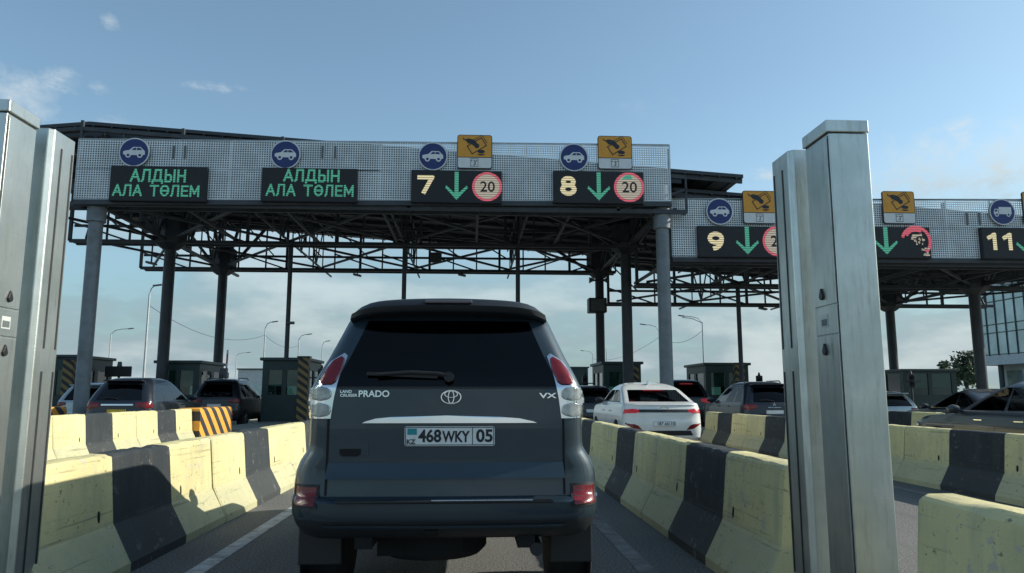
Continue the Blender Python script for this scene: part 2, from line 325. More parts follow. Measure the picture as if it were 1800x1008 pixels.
def tag(o, label=None, cat=None, group=None, kind=None):
    if label: o['label'] = label
    if cat: o['category'] = cat
    if group: o['group'] = group
    if kind: o['kind'] = kind
    return o
def thing(name, label, cat, loc=(0, 0, 0), rz=0, group=None):
    o = bpy.data.objects.new(name, None); COL.objects.link(o); o.empty_display_size = .3
    o.location = loc; o.rotation_euler = (0, 0, rz); return tag(o, label, cat, group)
def copy_tree(o, parent=None):
    c = o.copy(); COL.objects.link(c)
    if parent is not None: c.parent = parent
    for ch in list(o.children): copy_tree(ch, c)
    return c
def text_mesh(body, size, bold=.0, extrude=.002, sx=1.0, align='CENTER'):
    cu = bpy.data.curves.new('lettering_curve', 'FONT'); cu.body = body; cu.size = size; cu.extrude = extrude; cu.offset = bold
    cu.align_x = align; cu.align_y = 'CENTER'; cu.resolution_u = 4
    o = bpy.data.objects.new('lettering_curve', cu); COL.objects.link(o)
    bpy.context.view_layer.update()
    dg = bpy.context.evaluated_depsgraph_get(); me = bpy.data.meshes.new_from_object(o.evaluated_get(dg))
    vs = [(v.co.x * sx, v.co.y, v.co.z) for v in me.vertices]; fs = [tuple(p.vertices) for p in me.polygons]
    bpy.data.objects.remove(o); bpy.data.curves.remove(cu); bpy.data.meshes.remove(me)
    return vs, fs
def fit_text(mb, body, x0, x1, z0, z1, y, m=0, bold=.0, surf=None, th=.004, keep=False):     # lettering fitted to a box, facing -Y
    vs, fs = text_mesh(body, 1.0, bold, .01)
    a0 = min(v[0] for v in vs); a1 = max(v[0] for v in vs); b0 = min(v[1] for v in vs); b1 = max(v[1] for v in vs)
    out = []
    for v in vs:
        x = x0 + (v[0] - a0) / (a1 - a0) * (x1 - x0); z = z0 + (v[1] - b0) / (b1 - b0) * (z1 - z0); off = th if v[2] > 0 else 0
        yy = (surf(x, z) if surf else y) - off; out.append((x, yy, z))
    return mb.add(out, fs, m)

# ------------------------------------------------------------------ ground, road, markings
def struct(name, mb, mats, **k): o = mb.build(name, mats, **k); o['kind'] = 'structure'; return o
struct('ground', MB().add([(-4000, -400, -.02), (4000, -400, -.02), (4000, 6000, -.02), (-4000, 6000, -.02)], [(0, 1, 2, 3)]), 'earth', fixn=False)
struct('road', MB().add([(-34, -60, 0), (40, -60, 0), (40, 420, 0), (-34, 420, 0)], [(0, 1, 2, 3)]), 'asphalt', fixn=False)
LINES = (-12.2, -7.4, -2.8, 2.11, 6.78, 11.5, 16.3, 21.6)
mk = MB(); mk2 = MB()
for x in (-11.4, -8.2, -6.6, -2.02, 1.32, 2.9, 6.0, 7.6, 10.7):
    (mk if x < 0 else mk2).add([(x - .07, 1, .004), (x + .07, 1, .004), (x + .07, 24, .004), (x - .07, 24, .004)], [(0, 1, 2, 3)])
struct('lane_markings', mk, 'line', fixn=False); struct('worn_lane_markings', mk2, 'wornline', fixn=False)
isl = MB()
for x in LINES:
    y0 = 23.4 if x in (-12.2, -7.4) else 22.4
    isl.extr([(x - .95, 0.0), (x + .95, 0.0), (x + .95, .20), (x + .90, .24), (x - .90, .24), (x - .95, .20)], 'Y', y0, 44)
struct('traffic_islands', isl, 'concrete')

# ------------------------------------------------------------------ concrete barrier blocks
def barrier_mesh(seed, h=.86, L=3.25):
    rd = random.Random(seed); mb = MB()
    half = [(.30, 0), (.30, .07), (.292, .082), (.162, .325), (.152, .345), (.108, h - .06), (.100, h - .026), (.080, h - .006), (.052, h)]
    prof = half + [(-x, z) for x, z in reversed(half)]
    n = len(prof); K = 27; ys = [L * i / K for i in range(K + 1)]; ys[1] = .022; ys[-2] = L - .022; rows = []
    for j, y in enumerate(ys):
        end = j in (0, K); row = []
        for k, (x, z) in enumerate(prof):
            jx = rd.uniform(-.0014, .0014); jz = rd.uniform(-.003, .003) if z > .4 else 0; jy = rd.uniform(-.006, .006)
            if z > h - .1: jz -= max(0, rd.gauss(0, .006))
            sx = .93 if end else 1.0
            if end: jy = 0; jz -= .012 if z > .5 and rd.random() < .4 else 0
            row.append(Vector(((x * sx + jx), y + (0 if end and jy * (1 if j == 0 else -1) < 0 else jy) + (.003 if j == 0 else -.003 if j == K else 0), max(0, z + jz) * (.995 if end else 1))))
        rows.append(row)
    vs = [p for r in rows for p in r]
    for j in range(K):
        m = 1 if K // 3 <= j < 2 * K // 3 else 0
        o = j * n; mb.add([], [], 0)
        mb.v, mb.v = mb.v, mb.v
        for i in range(n - 1): mb.f.append([o + i, o + i + 1, o + n + i + 1, o + n + i]); mb.mi.append(m); mb.sm.append(True)
    mb.v = vs
    mb.f.append(list(range(n))); mb.mi.append(0); mb.sm.append(False); mb.f.append(list(range(K * n, K * n + n))); mb.mi.append(0); mb.sm.append(False)
    mb.bb(-.045, .045, L - .012, L + .012, .06, h - .06, 1)      # unseen tongue into the next block, added to block sun through the joint
    for y in (.86, L - .86):                # lifting slots
        for s in (1, -1):
            x = .128; q = MB(); pts = circ(.5, 12)
            vv = [(s * (.1545 - .044 * (.085 + p[1] * .085) / (h - .405)), y + p[0] * .036, .43 + p[1] * .085) for i, p in enumerate(pts)]
            vv2 = [(s * .10, a[1], a[2]) for a in vv]; k = len(pts)
            mb.add(vv + vv2, [tuple(range(k)) if s > 0 else tuple(reversed(range(k)))] + [(i, (i + 1) % k, k + (i + 1) % k, k + i) for i in range(k)], 2)
    return mb.build('concrete_barrier', ['yellow', 'black', 'hole'], ang=17)
BPROTO = []
def barrier(x, y0, label, z=0, h=1.0, flip=False, rz=0, group='striped concrete barrier blocks along the toll lanes'):
    i = len(BPROTO)
    if i < 6: o = barrier_mesh(20 + i); BPROTO.append(o); src = o
    else: src = BPROTO[(i * 5 + 2) % 6]; o = src.copy(); COL.objects.link(o); BPROTO.append(o)
    o.location = (x, y0, z); o.scale = (1, 1, h); o.rotation_euler = (0, 0, rz)
    return tag(o, label, 'barrier', group)
A = 'yellow and black barrier block '
barrier(-2.8, 4.78, A + 'in the dark SUV shadow, touching the left steel cabinets', rz=R(.2))
barrier(-2.8, 8.04, A + 'half sunlit, with a low car shadow across its toe')
barrier(-2.8, 11.30, A + 'left of the dark SUV, partly behind its tail lamp')
barrier(2.11, 4.76, A + 'with shaded face, touching the right steel cabinets')
barrier(2.11, 8.02, A + 'with shaded face, right of the dark SUV bumper')
barrier(2.11, 11.28, A + 'below the front wing of the white car')
barrier(2.11, .08, 'worn plain yellow barrier block end with chipped top in the bottom right corner')
for y, t in ((8.0, 'at the right edge, under the graphite sedan door'), (11.26, 'below the graphite sedan bonnet, right of the steel cabinets'), (14.52, 'just left of the steel cabinets, below the black SUV'), (17.78, 'touching the white car, left of the black SUV')):
    barrier(6.78, y, A + t, h=.955)
barrier(11.5, 17.75, A + 'behind the graphite sedan bonnet, before the far dark sedan')
for y, t in ((10.3, 'of the sunlit second row, cut by the left steel cabinets'), (13.56, 'of the sunlit second row, below the grey crossover'), (16.82, 'of the sunlit second row, touching the orange crash cushion')):
    barrier(-7.4, y, A + t, z=.0, h=1.09)
BPROTO[6].data = BPROTO[6].data.copy(); BPROTO[6].data.materials[1] = M['yellow']

def cushion(x, y0, label):
    mb = MB(); pts = [(-.29, 0), (.29, 0)]; L = 3.0
    pts = [(x_, y_) for x_, y_ in [(-.31, 0), (.31, 0), (.31, L - .4)]] + [(.31 * math.cos(R(a)), L - .4 + .4 * math.sin(R(a))) for a in range(15, 180, 15)] + [(-.31, L - .4)]
    n = len(pts); lv = [(0, 1.0), (.5, .99), (.84, .95), (.92, .90), (.95, .80)]
    vs = [(p[0] * s, (p[1] - L / 2) * (1 - (1 - s) * .2) + L / 2, z) for z, s in lv for p in pts]
    fs = [(j * n + i, j * n + (i + 1) % n, (j + 1) * n + (i + 1) % n, (j + 1) * n + i) for j in range(len(lv) - 1) for i in range(n)]
    mb.add(vs, fs, 0, True); mb.add(vs, [tuple(range((len(lv) - 1) * n, len(lv) * n))], 0)
    r = thing('crash_cushion', label, 'crash cushion', (x, y0, 0), 0, 'orange and black crash cushions at the island noses'); mb.build('shell', 'cushion', r, ang=50)
    MB().bb(-.33, .33, -.02, L - .3, .0, .07).build('base_rail', 'frame', r)
cushion(-7.4, 20.12, 'orange crash cushion with black diagonal stripes at the end of the sunlit barrier row')
cushion(-12.2, 20.1, 'orange crash cushion with black stripes peeping out beside the left steel cabinets')

# ------------------------------------------------------------------ steel cabinets
def cabinet(loc, side, grooved, label):    # side = +1: lane face on -X (stands right of the lane), -1: lane face on +X
    t = thing('steel_cabinet', label, 'cabinet', loc, 0, 'steel detector cabinets on both sides of the lane')
    H = 2.80 if side > 0 else 2.95; Wd = .225; Dp = .285; s = side
    def sx(x): return x * s
    def rect(x0, x1): return (min(sx(x0), sx(x1)), max(sx(x0), sx(x1)))
    b = MB()
    if grooved:
        pts = [(0, .03), (.03, 0), (Wd, 0), (Wd, Dp - .02), (0, Dp - .02)]
        pts = [(sx(x), y) for x, y in pts]; b.extr(pts, 'Z', .0, H)
        b.build('casing', 'steel', t, bevel=.006)
        q = MB()
        for y in (.105, Dp - .055):
            for z0, z1 in ((.25, 1.44), (1.58, H - .1)): x0, x1 = rect(-.003, .01); q.bb(x0, x1, y, y + .016, z0, z1)
        q.build('sensor_slit', 'steel_dark', t)
    else:
        x0, x1 = rect(0, Wd); b.bb(x0, x1, 0, Dp, 0, H - .075); b.build('casing', 'steel', t, bevel=.006)
        c = MB(); x0, x1 = rect(-.012, Wd + .004); c.bb(x0, x1, -.005, Dp + .012, H - .07, H); c.build('lid', 'steel', t, bevel=.006)
        q = MB(); x0, x1 = rect(-.001, .02); q.bb(x0, x1, .0, Dp - .01, H - .078, H - .069)
        q.bb(*rect(-.0015, .01), .006, .014, .1, H - .09)
        q.build('seam', 'steel_dark', t)
        dr = MB(); x0, x1 = rect(-.006, .0)
        zs = [(.12, 1.615), (1.625, 1.775), (1.785, H - .10)]
        for z0, z1 in zs: dr.bb(x0, x1, .018, Dp - .012, z0, z1)
        dr.build('service_door', 'steel', t, bevel=.002)
        for z in (1.84, 1.535):
            k = MB(); lp = []
            for i in range(16):
                a = 2 * PI * i / 16; r_ = .022; y = r_ * math.cos(a); z_ = r_ * math.sin(a)
                if z_ > 0: y *= max(0, 1 - z_ / .03); z_ *= 2.0
                lp.append((.17 + y, z + z_))
            k.extr(lp, 'X', *rect(-.018, -.004)); k.build('lock_cover', 'lockblack', t, bevel=.003)
        st_ = MB(); st_.bb(*rect(-.0085, -.006), .12, .20, 1.665, 1.735, 0)
        st_.bb(*rect(-.011, -.0085), .13, .19, 1.675, 1.71, 1); st_.build('sticker', ['sticker', 'sticker_d'], t)
    return t
cabinet((1.95, 3.80, 0), 1, False, 'tall brushed steel cabinet with two black locks, right of the lane, nearest the camera')
cabinet((1.95, 4.30, 0), 1, True, 'tall grooved steel sensor cabinet behind the locked cabinet, right of the lane')
cabinet((-2.62, 4.13, .0), -1, False, 'tall brushed steel cabinet with two black locks at the left edge of the photo')
cabinet((-2.62, 4.58, .0), -1, True, 'tall grooved steel sensor cabinet left of the lane, beside the yellow barrier')

# ------------------------------------------------------------------ toll canopies
def canopy(name, label, X0, X1, roof_z, fascia, zbot, cols, posts, rows, Yf, roofx, base, caps=True, colfront=None):
    t = thing(name, label, 'canopy', base); O = Vector(base)
    def part(n, mb, mats, parent=None, **k):
        mb.v = [p - O for p in mb.v]; return mb.build(n, mats, parent or t, **k)
    Y0, Y1 = Yf + .55, 41
    # roof: corrugated sheet in strips between its breaks
    rm = MB(); xs = roofx
    for a, b in zip(xs, xs[1:]):
        za, zb = roof_z(a), roof_z(b)
        rm.add([(a, Y0, za), (b, Y0, zb), (b, Y1, zb), (a, Y1, za), (a, Y0, za + .12), (b, Y0, zb + .12), (b, Y1, zb + .12), (a, Y1, za + .12)],
               [(0, 3, 2, 1), (4, 5, 6, 7), (0, 1, 5, 4), (2, 3, 7, 6)] + ([(0, 4, 7, 3)] if a == xs[0] else []) + ([(1, 2, 6, 5)] if b == xs[-1] else []))
    roof = part('roof', rm, 'roofsheet')
    pm = MB()                                # purlins and ribs under the sheet
    y = Y0 + .15
    while y < Y1:
        for a, b in zip(xs, xs[1:]): pm.bar((a, y, roof_z(a) - .09), (b, y, roof_z(b) - .09), .08, .16)
        y += 1.62
    x = xs[0] + .2
    while x < xs[-1]: pm.bar((x, Y0, roof_z(x) - .02), (x, Y1, roof_z(x) - .02), .05, .05); x += .62
    part('purlins', pm, 'frame', roof)
    # trusses across the lanes
    for yi, Y in enumerate(rows):
        tm = MB(); cx = 0.10; n = max(4, round((X1 - X0) / 1.22)); dx = (X1 - X0) / n
        zt = lambda x: roof_z(x) - .28
        zm = zbot + .70
        for dy in (-.28, .28):
            tm.bar((X0, Y + dy, zbot), (X1, Y + dy, zbot), .12, .14)
            for a, b in zip(xs, xs[1:]):
                a_, b_ = max(a, X0), min(b, X1)
                if b_ > a_: tm.bar((a_, Y + dy, zt(a_)), (b_, Y + dy, zt(b_)), .11, .13)
        tm.bar((X0, Y, zm), (X1, Y, zm), .07, .11)
        for i in range(n + 1):
            x = X0 + i * dx; s = .28 if i % 2 else -.28
            tm.bar((x, Y + s, zbot), (x, Y + s, zt(x)), .07 if i % 3 else .12)
            if i % 2 == 0: tm.bar((x, Y - .28, zbot), (x, Y + .28, zbot), .05)
            if i < n and i % 2 == 0:
                x2 = min(X0 + (i + 2) * dx, X1)
                if (i // 2) % 4 != 3: tm.bar((x, Y - .28, zm + .1 if x < (X0 + X1) / 2 + 3 else zbot), (x2, Y - .28, zbot if x < (X0 + X1) / 2 + 3 else zm + .1), .07)
                tm.bar((x, Y + .28, zt(x)), (x2 - dx * .6, Y + .28, zm), .06)
        part('lattice_truss', tm, 'frame')
    # longitudinal trusses and bracing
    for X in sorted(set(cols + posts)):
        tm = MB(); big = X in cols; zt = roof_z(X) - .3; zm = zbot + .7
        for z in (zbot + .06, zt): tm.bar((X, rows[0], z), (X, rows[-1] + 2.4, z), .12 if big else .07)
        k = 8
        for i in range(k):
            ya = rows[0] + (rows[-1] - rows[0]) * i / k; yb = rows[0] + (rows[-1] - rows[0]) * (i + 1) / k
            tm.bar((X, ya, zbot if i % 2 else zt), (X, yb, zt if i % 2 else zbot), .09 if big else .055); tm.bar((X, yb, zbot), (X, yb, zt), .05)
        part('lattice_girder', tm, 'frame')
    br = MB(); xx = sorted(set(cols + posts + [X0 + .5, X1 - .3]))
    for a, b in zip(xx, xx[1:]):
        for ya, yb in zip(rows, rows[1:]):
            br.bar((a, ya, zbot + .12), (b, yb, zbot + .12), .09); br.bar((b, ya, zbot + .17), (a, yb, zbot + .17), .09)
    for X in cols:
        for Y in rows:
            for sx_, sy_ in ((1, 0), (-1, 0), (0, 1), (0, -1)):
                if (sy_ < 0 and Y == rows[0]) or not (X0 < X + 2.3 * sx_ < X1): continue
                br.bar((X + .2 * sx_, Y + .2 * sy_, zbot - .1), (X + 2.3 * sx_, Y + 2.0 * sy_, roof_z(X) - .35), .13)
    part('cross_bracing', br, 'frame')
    for X in cols:
        for Y in rows:
            front = Y == rows[0]; c = MB(); c.tube((X, Y, .1), (X, Y, zbot + 1.0), .225, .225, 20); c.lathe([(.34, .24), (.34, .30), (.24, .32)], (X, Y, 0), n=16)
            if front: c.tube((X, Y, zbot - .55), (X, Y, zbot + .35), .30, .30, 20)
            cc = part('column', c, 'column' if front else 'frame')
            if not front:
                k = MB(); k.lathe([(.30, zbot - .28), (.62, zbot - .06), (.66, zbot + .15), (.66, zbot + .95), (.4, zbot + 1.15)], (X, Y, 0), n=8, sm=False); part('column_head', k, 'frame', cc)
    for X in posts:
        c = MB(); c.tube((X, rows[1], .2), (X, rows[1], zbot + .1), .095, .095, 12); c.bb(X - .2, X + .2, rows[1] - .2, rows[1] + .2, .24, .28); part('post', c, 'frame')
    # fascia of perforated sheets in a steel frame
    fx0, fx1, zb0, zb1, zt0, zt1 = fascia
    lerp = lambda a, b, x: a + (b - a) * (x - fx0) / (fx1 - fx0)
    fm = MB(); n = round((fx1 - fx0) / 1.66); st = (fx1 - fx0) / n; ft = MB()
    fm.add([(fx0, Yf, zb0), (fx1, Yf, zb1), (fx1, Yf, zt1), (fx0, Yf, zt0)], [(0, 1, 2, 3)])
    fas = part('fascia', fm, 'perf', fixn=False)
    for i in range(n + 1):
        x = fx0 + i * st; ft.bar((x, Yf + .035, lerp(zb0, zb1, x)), (x, Yf + .035, lerp(zt0, zt1, x)), .035, .05)
    for k in (0.0, .5, 1.0): ft.bar((fx0, Yf + .03, zb0 + (zt0 - zb0) * k), (fx1, Yf + .03, zb1 + (zt1 - zb1) * k), .06, .055 if k in (0, 1) else .03)
    part('fascia_frame', ft, 'perf_frame', fas)
    bm_ = MB(); bm_.bar((fx0, Yf + .15, zb0 - .10), (fx1, Yf + .15, zb1 - .10), .30, .16)
    for i in range(n + 1):
        x = fx0 + i * st
        if i % 2 == 0: bm_.bar((x, Yf + .16, lerp(zb0, zb1, x)), (x, Yf + .16, max(lerp(zt0, zt1, x) - .1, roof_z(x))), .09); bm_.bar((x, Yf + .12, lerp(zb0, zb1, x) - .1), (x, rows[1], zbot + .1), .10)
    part('fascia_beam', bm_, 'frame')
    for px_ in (([305, 325, 567, 589] if fx0 < 0 else [1700, 1722])):
        q_ = at(px_, 268 if fx0 < 0 else 385, Yf - .02); bk = MB(); bk.bb(q_.x - .035, q_.x + .035, Yf - .03, Yf - .008, q_.z - .22, q_.z + .22); part('fascia_bracket', bk, 'lampgrey', fas)
    return t
rz1 = lambda x: 10.42 - .066 * (x + 13.1) if x > -13.1 else 10.42 - .10 * (-13.1 - x)
canopy('toll_canopy', 'tall left toll canopy with perforated grey fascia, lattice trusses and round columns', -16.5, 7.4, rz1, (-13.1, 6.82, 7.67, 7.89, 9.72, 9.89), 7.55,
       [-12.55, 6.6], [-7.6, -2.85, 1.95], [24.86, 31.0, 37.6], 24.4, [-17.5, -13.1, -4.0, 4.0, 9.6], (-2.85, 31, 0))
rz2 = lambda x: 8.46 - .066 * (x - 9)
canopy('toll_canopy', 'lower right toll canopy with perforated pale fascia beyond the steel cabinets', 7.0, 27.5, rz2, (6.98, 27, 6.06, 6.18, 8.12, 8.38), 5.92,
       [22.0], [11.45, 16.6], [25.55, 31.0, 37.6], 25.0, [7.2, 14, 21, 28], (14.5, 31, 0))

# small things hung under the trusses
def hang_lamp(px, py, Y, label, zc):
    p = at(px, py, Y); t = thing('floodlight', label, 'lamp', (p.x, Y, p.z), 0, 'floodlights hung under the canopy trusses')
    MB().bar((0, 0, .04), (0, 0, max(.1, zc - p.z - .0)), .05).build('bracket', 'frame', t)
    MB().box((0, 0, 0), (.40, .30, .09), 0, Matrix.Rotation(R(12), 3, 'Y')).build('housing', 'lampgrey', t, bevel=.02)
hang_lamp(628, 484, 37.3, 'small floodlight hanging under the truss above the left of the dark SUV', 7.5)
hang_lamp(812, 484, 37.3, 'small floodlight hanging under the truss above the middle of the dark SUV', 7.5)
hang_lamp(266, 463, 31.3, 'small floodlight hanging beside the dark second column on the left', 7.5)
hang_lamp(1341, 543, 37.3, 'small floodlight hanging under the right truss beside the steel cabinets', 5.9)
t = thing('junction_box', 'square dark box fixed on the truss above the dark SUV', 'junction box', tuple(at(766, 453, 37.2) - Vector((0, 0, .25))))
MB().bb(-.3, .3, -.12, .12, 0, .5).build('housing', 'frame', t, bevel=.02); MB().bb(-.27, .27, -.13, -.12, .03, .47).build('lid', 'lampgrey', t)
for px, s, n in ((1041, -1, 'left'), (1063, 1, 'right')):
    p = at(px, 493, 37.2); t = thing('horn_loudspeaker', f'small dark horn loudspeaker on the {n} side of the thin dark column behind the SUV', 'loudspeaker', tuple(p), 0, 'horn loudspeakers on the column')
    MB().lathe([(.05, 0), (.07, .14), (.17, .30)], (-.15 * s if s > 0 else .15, 0, 0), 'X', 14).build('horn', 'lampgrey', t) if s > 0 else MB().lathe([(.17, -.30), (.07, -.14), (.05, 0)], (.15, 0, 0), 'X', 14).build('horn', 'lampgrey', t)
    MB().bar((0, 0, 0), (.25 * -s, 0, 0), .04).build('bracket', 'frame', t)
p = at(1053, 537, 37.2); t = thing('cable_cabinet', 'dark box clamped round the thin column between the two canopies', 'cable box', (p.x, 37.6, p.z - .35))
MB().bb(-.5, .42, -.35, .35, 0, .75).build('housing', 'frame', t, bevel=.03); MB().bb(-.4, .3, -.37, -.35, .08, .68).build('lid', 'lampgrey', t)
p = at(511, 568, 30.8); t = thing('surveillance_camera', 'small dark camera on the thin canopy post left of the SUV', 'camera', (p.x - .05, 30.8, p.z))
MB().tube((-.1, 0, 0), (.2, 0, 0), .06).build('housing', 'lampgrey', t); MB().bar((-.12, .05, 0), (-.12, .2, 0), .04).build('bracket', 'frame', t)

# ------------------------------------------------------------------ signs on the fascias
CARP = [(-.50, -.06), (-.50, .05), (-.44, .09), (-.22, .13), (-.06, .28), (.28, .28), (.44, .13), (.49, .06), (.49, -.09), (.37, -.11), (-.42, -.11)]
CWIN = ([(-.12, .13), (-.02, .235), (.09, .235), (.09, .13)], [(.12, .13), (.12, .235), (.26, .235), (.37, .13)])
def pictogram(mb, kind, s, y):
    if kind == 'car':
        mb.flat([(a * s, b * s - .02) for a, b in CARP], y - .003, 0)
        for wq in CWIN: mb.flat([(a * s, b * s - .02) for a, b in wq], y - .006, 1)
        for cx in (-.26, .27):
            mb.flat(circ(.125 * s, 18, cx=cx * s, cz=-.12 * s - .02), y - .008, 0); mb.flat(circ(.065 * s, 14, cx=cx * s, cz=-.12 * s - .02), y - .012, 1)
    else:
        mb.flat([(a * s, b * s) for a, b in ((-.20, -.12), (-.20, .26), (.48, .26), (.48, -.12))], y - .003, 0)
        mb.flat([(a * s, b * s) for a, b in ((-.48, -.12), (-.48, .0), (-.42, .16), (-.23, .16), (-.23, -.12))], y - .003, 0)
        mb.flat([(a * s, b * s) for a, b in ((-.43, .01), (-.39, .12), (-.29, .12), (-.29, .01))], y - .006, 1)
        for cx in (-.33, .30): mb.flat(circ(.11 * s, 18, cx=cx * s, cz=-.15 * s), y - .008, 0); mb.flat(circ(.055 * s, 14, cx=cx * s, cz=-.15 * s), y - .012, 1)
def round_sign(px, py, dpx, Y, kind, label):
    p = at(px, py, Y); r = dpx / 2 * (Y / 1300) * 1.012
    t = thing('road_sign', label, 'road sign', (p.x, Y, p.z), 0, 'blue round lane signs on the fascia')
    MB().lathe([(r, .05), (r * 1.0, .0)], (0, 0, 0), 'Y', 36).build('plate', 'signback', t)
    f = MB(); f.flat(circ(r * .985, 40), -.004, 0); f.build('rim', 'white', t); f = MB(); f.flat(circ(r * .91, 40), -.009, 0); f.build('sign_face', 'blue', t)
    q = MB(); pictogram(q, kind, r * 1.42, -.010); q.build('pictogram', ['white', 'blue'], t)
    MB().bar((0, .05, -.3), (0, .09, -.3), .5, .06).build('bracket', 'signback', t)
for px, py, k, l, Y in ((236, 268, 'car', 'above the leftmost prepayment board', 24.30), (502, 272, 'car', 'above the second prepayment board', 24.30),
                        (761, 275, 'car', 'above the lane 7 display', 24.30), (1009, 277, 'car', 'above the lane 8 display', 24.30), (1265, 372, 'car', 'above the lane 9 display', 24.90), (1762, 373, 'truck', 'X', 24.90)):
    round_sign(px, py, 53 if Y < 24.5 else 50, Y, k, ('round blue sign with white car, ' + l) if k == 'car' else 'round blue sign with white lorry above the lane 11 display')
def cash_sign(px, py, Y, num, label):
    p = at(px, py, Y); W_, H_ = 1.19, 1.19
    t = thing('payment_sign', label, 'road sign', (p.x, Y, p.z - H_ / 2), 0, 'orange cash payment signs on the fascia')
    c = H_ / 2; pts = [(a, b + c) for a, b in rrect(W_, H_, .09)]
    MB().flat(pts, 0, 0, .05).build('plate', 'signblack', t)
    b = MB(); b.flat([(a, z + c) for a, z in rrect(W_ - .05, H_ - .05, .07)], -.004, 0); b.build('white_field', 'white', t)
    o = MB(); top = [(a, z + c) for a, z in rrect(W_ - .05, H_ - .05, .07) if z > 0]; o.flat(top + [(-(W_ - .05) / 2, .40), ((W_ - .05) / 2, .40)], -.009, 0); o.build('orange_field', 'orange', t)
    k = MB(); k.bb(-W_ / 2 + .02, W_ / 2 - .02, -.012, -.004, .385, .405)
    k.flat([(-.40, 1.10), (-.34, 1.02), (-.22, 1.06), (-.03, 1.02), (.06, .93), (.13, .80), (.07, .75), (-.04, .80), (-.12, .86), (-.24, .90), (-.30, .97), (-.40, 1.02)], -.0135, 0)   # hand
    a = R(32); ca, sa = math.cos(a), math.sin(a)
    def rot(x, z): return (.07 + x * ca - z * sa, .80 + x * sa + z * ca)
    for x0, x1, z0, z1 in ((-.30, .30, .145, .175), (-.30, .30, -.175, -.145), (-.30, -.27, -.175, .175), (.27, .30, -.175, .175), (-.22, .36, .215, .235), (.345, .365, -.10, .235)):
        k.flat([rot(x0, z0), rot(x1, z0), rot(x1, z1), rot(x0, z1)], -.016, 0)                                                # banknote outline
    k.flat([rot(*q) for q in circ(.085, 16)], -.017, 0)
    k.flat([(x * 1.5 + .22, z * .75 + .60) for x, z in circ(.085, 18)], -.0135, 0); k.flat([(x * 1.5 + .22, z * .6 + .515) for x, z in circ(.085, 18, PI, 2 * PI)], -.0135, 0)
    for q in ((-.14, .12, .36, .375), (-.14, .12, .09, .105)): k.bb(q[0], q[1], -.010, -.004, q[2] - .02, q[3] - .02)
    for x in (-.14, .11): k.bb(x, x + .012, -.010, -.004, .075, .352)
    for x in (-.10, .07): k.flat(circ(.02, 10, cx=x, cz=.27), -.010, 0)
    fit_text(k, num, -.035, .035, .12, .29, -.006, 0, .01)
    k.build('pictogram', 'signblack', t)
for px, py, Y, nn, l in ((834.5, 267, 24.30, '3', 'above the lane 7 display'), (1081, 268.5, 24.30, '3', 'above the lane 8 display'), (1335, 364.5, 24.90, '2', 'above lane 9, cut by the steel cabinets'),
                         (1580, 365, 24.90, '3', 'right of the steel cabinets'), (1826, 366, 24.90, '2', 'only its edge at the right border')):
    cash_sign(px, py, Y, nn, 'orange and white sign with hand and banknote, ' + l)

def display(px0, px1, py0, py1, Y, label, fill):
    a = at(px0, py1, Y); b = at(px1, py0, Y); W_ = b.x - a.x; H_ = b.z - a.z
    t = thing('display_board', label, 'display', ((a.x + b.x) / 2, Y, a.z), 0, 'LED display boards on the fascia')
    hb = MB(); hb.bb(-W_ / 2, W_ / 2, .0, .16, 0, H_); hb.build('housing', 'ledbox', t, bevel=.015)
    s = MB(); s.bb(-W_ / 2 + .03, W_ / 2 - .03, -.006, .0, .03, H_ - .03); s.build('screen', 'ledbox', t)
    S = W_ / (px1 - px0)
    def X(px): return (px - (px0 + px1) / 2) * S
    def Z(py): return (py1 - py) / (py1 - py0) * H_
    fill(t, X, Z, S)
def arcp(cx, cz, rx, rz, a0, a1, n=14): return [(cx + rx * math.cos(R(a0 + (a1 - a0) * i / n)), cz + rz * math.sin(R(a0 + (a1 - a0) * i / n))) for i in range(n + 1)]
GLY = {'А': (.74, [[(0, 0), (.37, 1), (.74, 0)], [(.15, .33), (.59, .33)]]), 'Л': (.74, [[(0, 0), (.10, .12), (.18, 1), (.68, 1), (.68, 0)]]), 'Д': (.86, [[(.0, -.16), (.0, .06), (.86, .06), (.86, -.16)], [(.14, .06), (.24, 1), (.70, 1), (.70, .06)]]),
       'Ы': (.90, [[(.06, 1), (.06, 0), (.42, 0), (.54, .1), (.54, .46), (.42, .56), (.06, .56)], [(.84, 0), (.84, 1)]]), 'Н': (.70, [[(.05, 0), (.05, 1)], [(.65, 0), (.65, 1)], [(.05, .5), (.65, .5)]]), 'Т': (.74, [[(0, .97), (.74, .97)], [(.37, 0), (.37, 1)]]),
       'Ө': (.82, [arcp(.41, .5, .36, .47, 0, 360, 24), [(.08, .5), (.74, .5)]]), 'Е': (.62, [[(.62, .97), (.06, .97), (.06, .03), (.62, .03)], [(.06, .52), (.56, .52)]]), 'М': (.86, [[(.05, 0), (.05, 1), (.43, .25), (.81, 1), (.81, 0)]]), ' ': (.42, []),
       '7': (.70, [[(0, .95), (.66, .95), (.26, 0)]]), '8': (.70, [arcp(.35, .74, .25, .22, 0, 360, 20), arcp(.35, .27, .29, .25, 0, 360, 20)]), '9': (.70, [arcp(.35, .68, .28, .27, 0, 360, 22), arcp(.20, .62, .43, .58, 8, -78, 10)]),
       '1': (.52, [[(.02, .74), (.30, .96), (.30, 0)]]), '0': (.70, [arcp(.35, .5, .28, .46, 0, 360, 24)]), '2': (.70, [arcp(.34, .70, .27, .26, 165, -40, 12) + [(.05, .05), (.66, .05)]])}
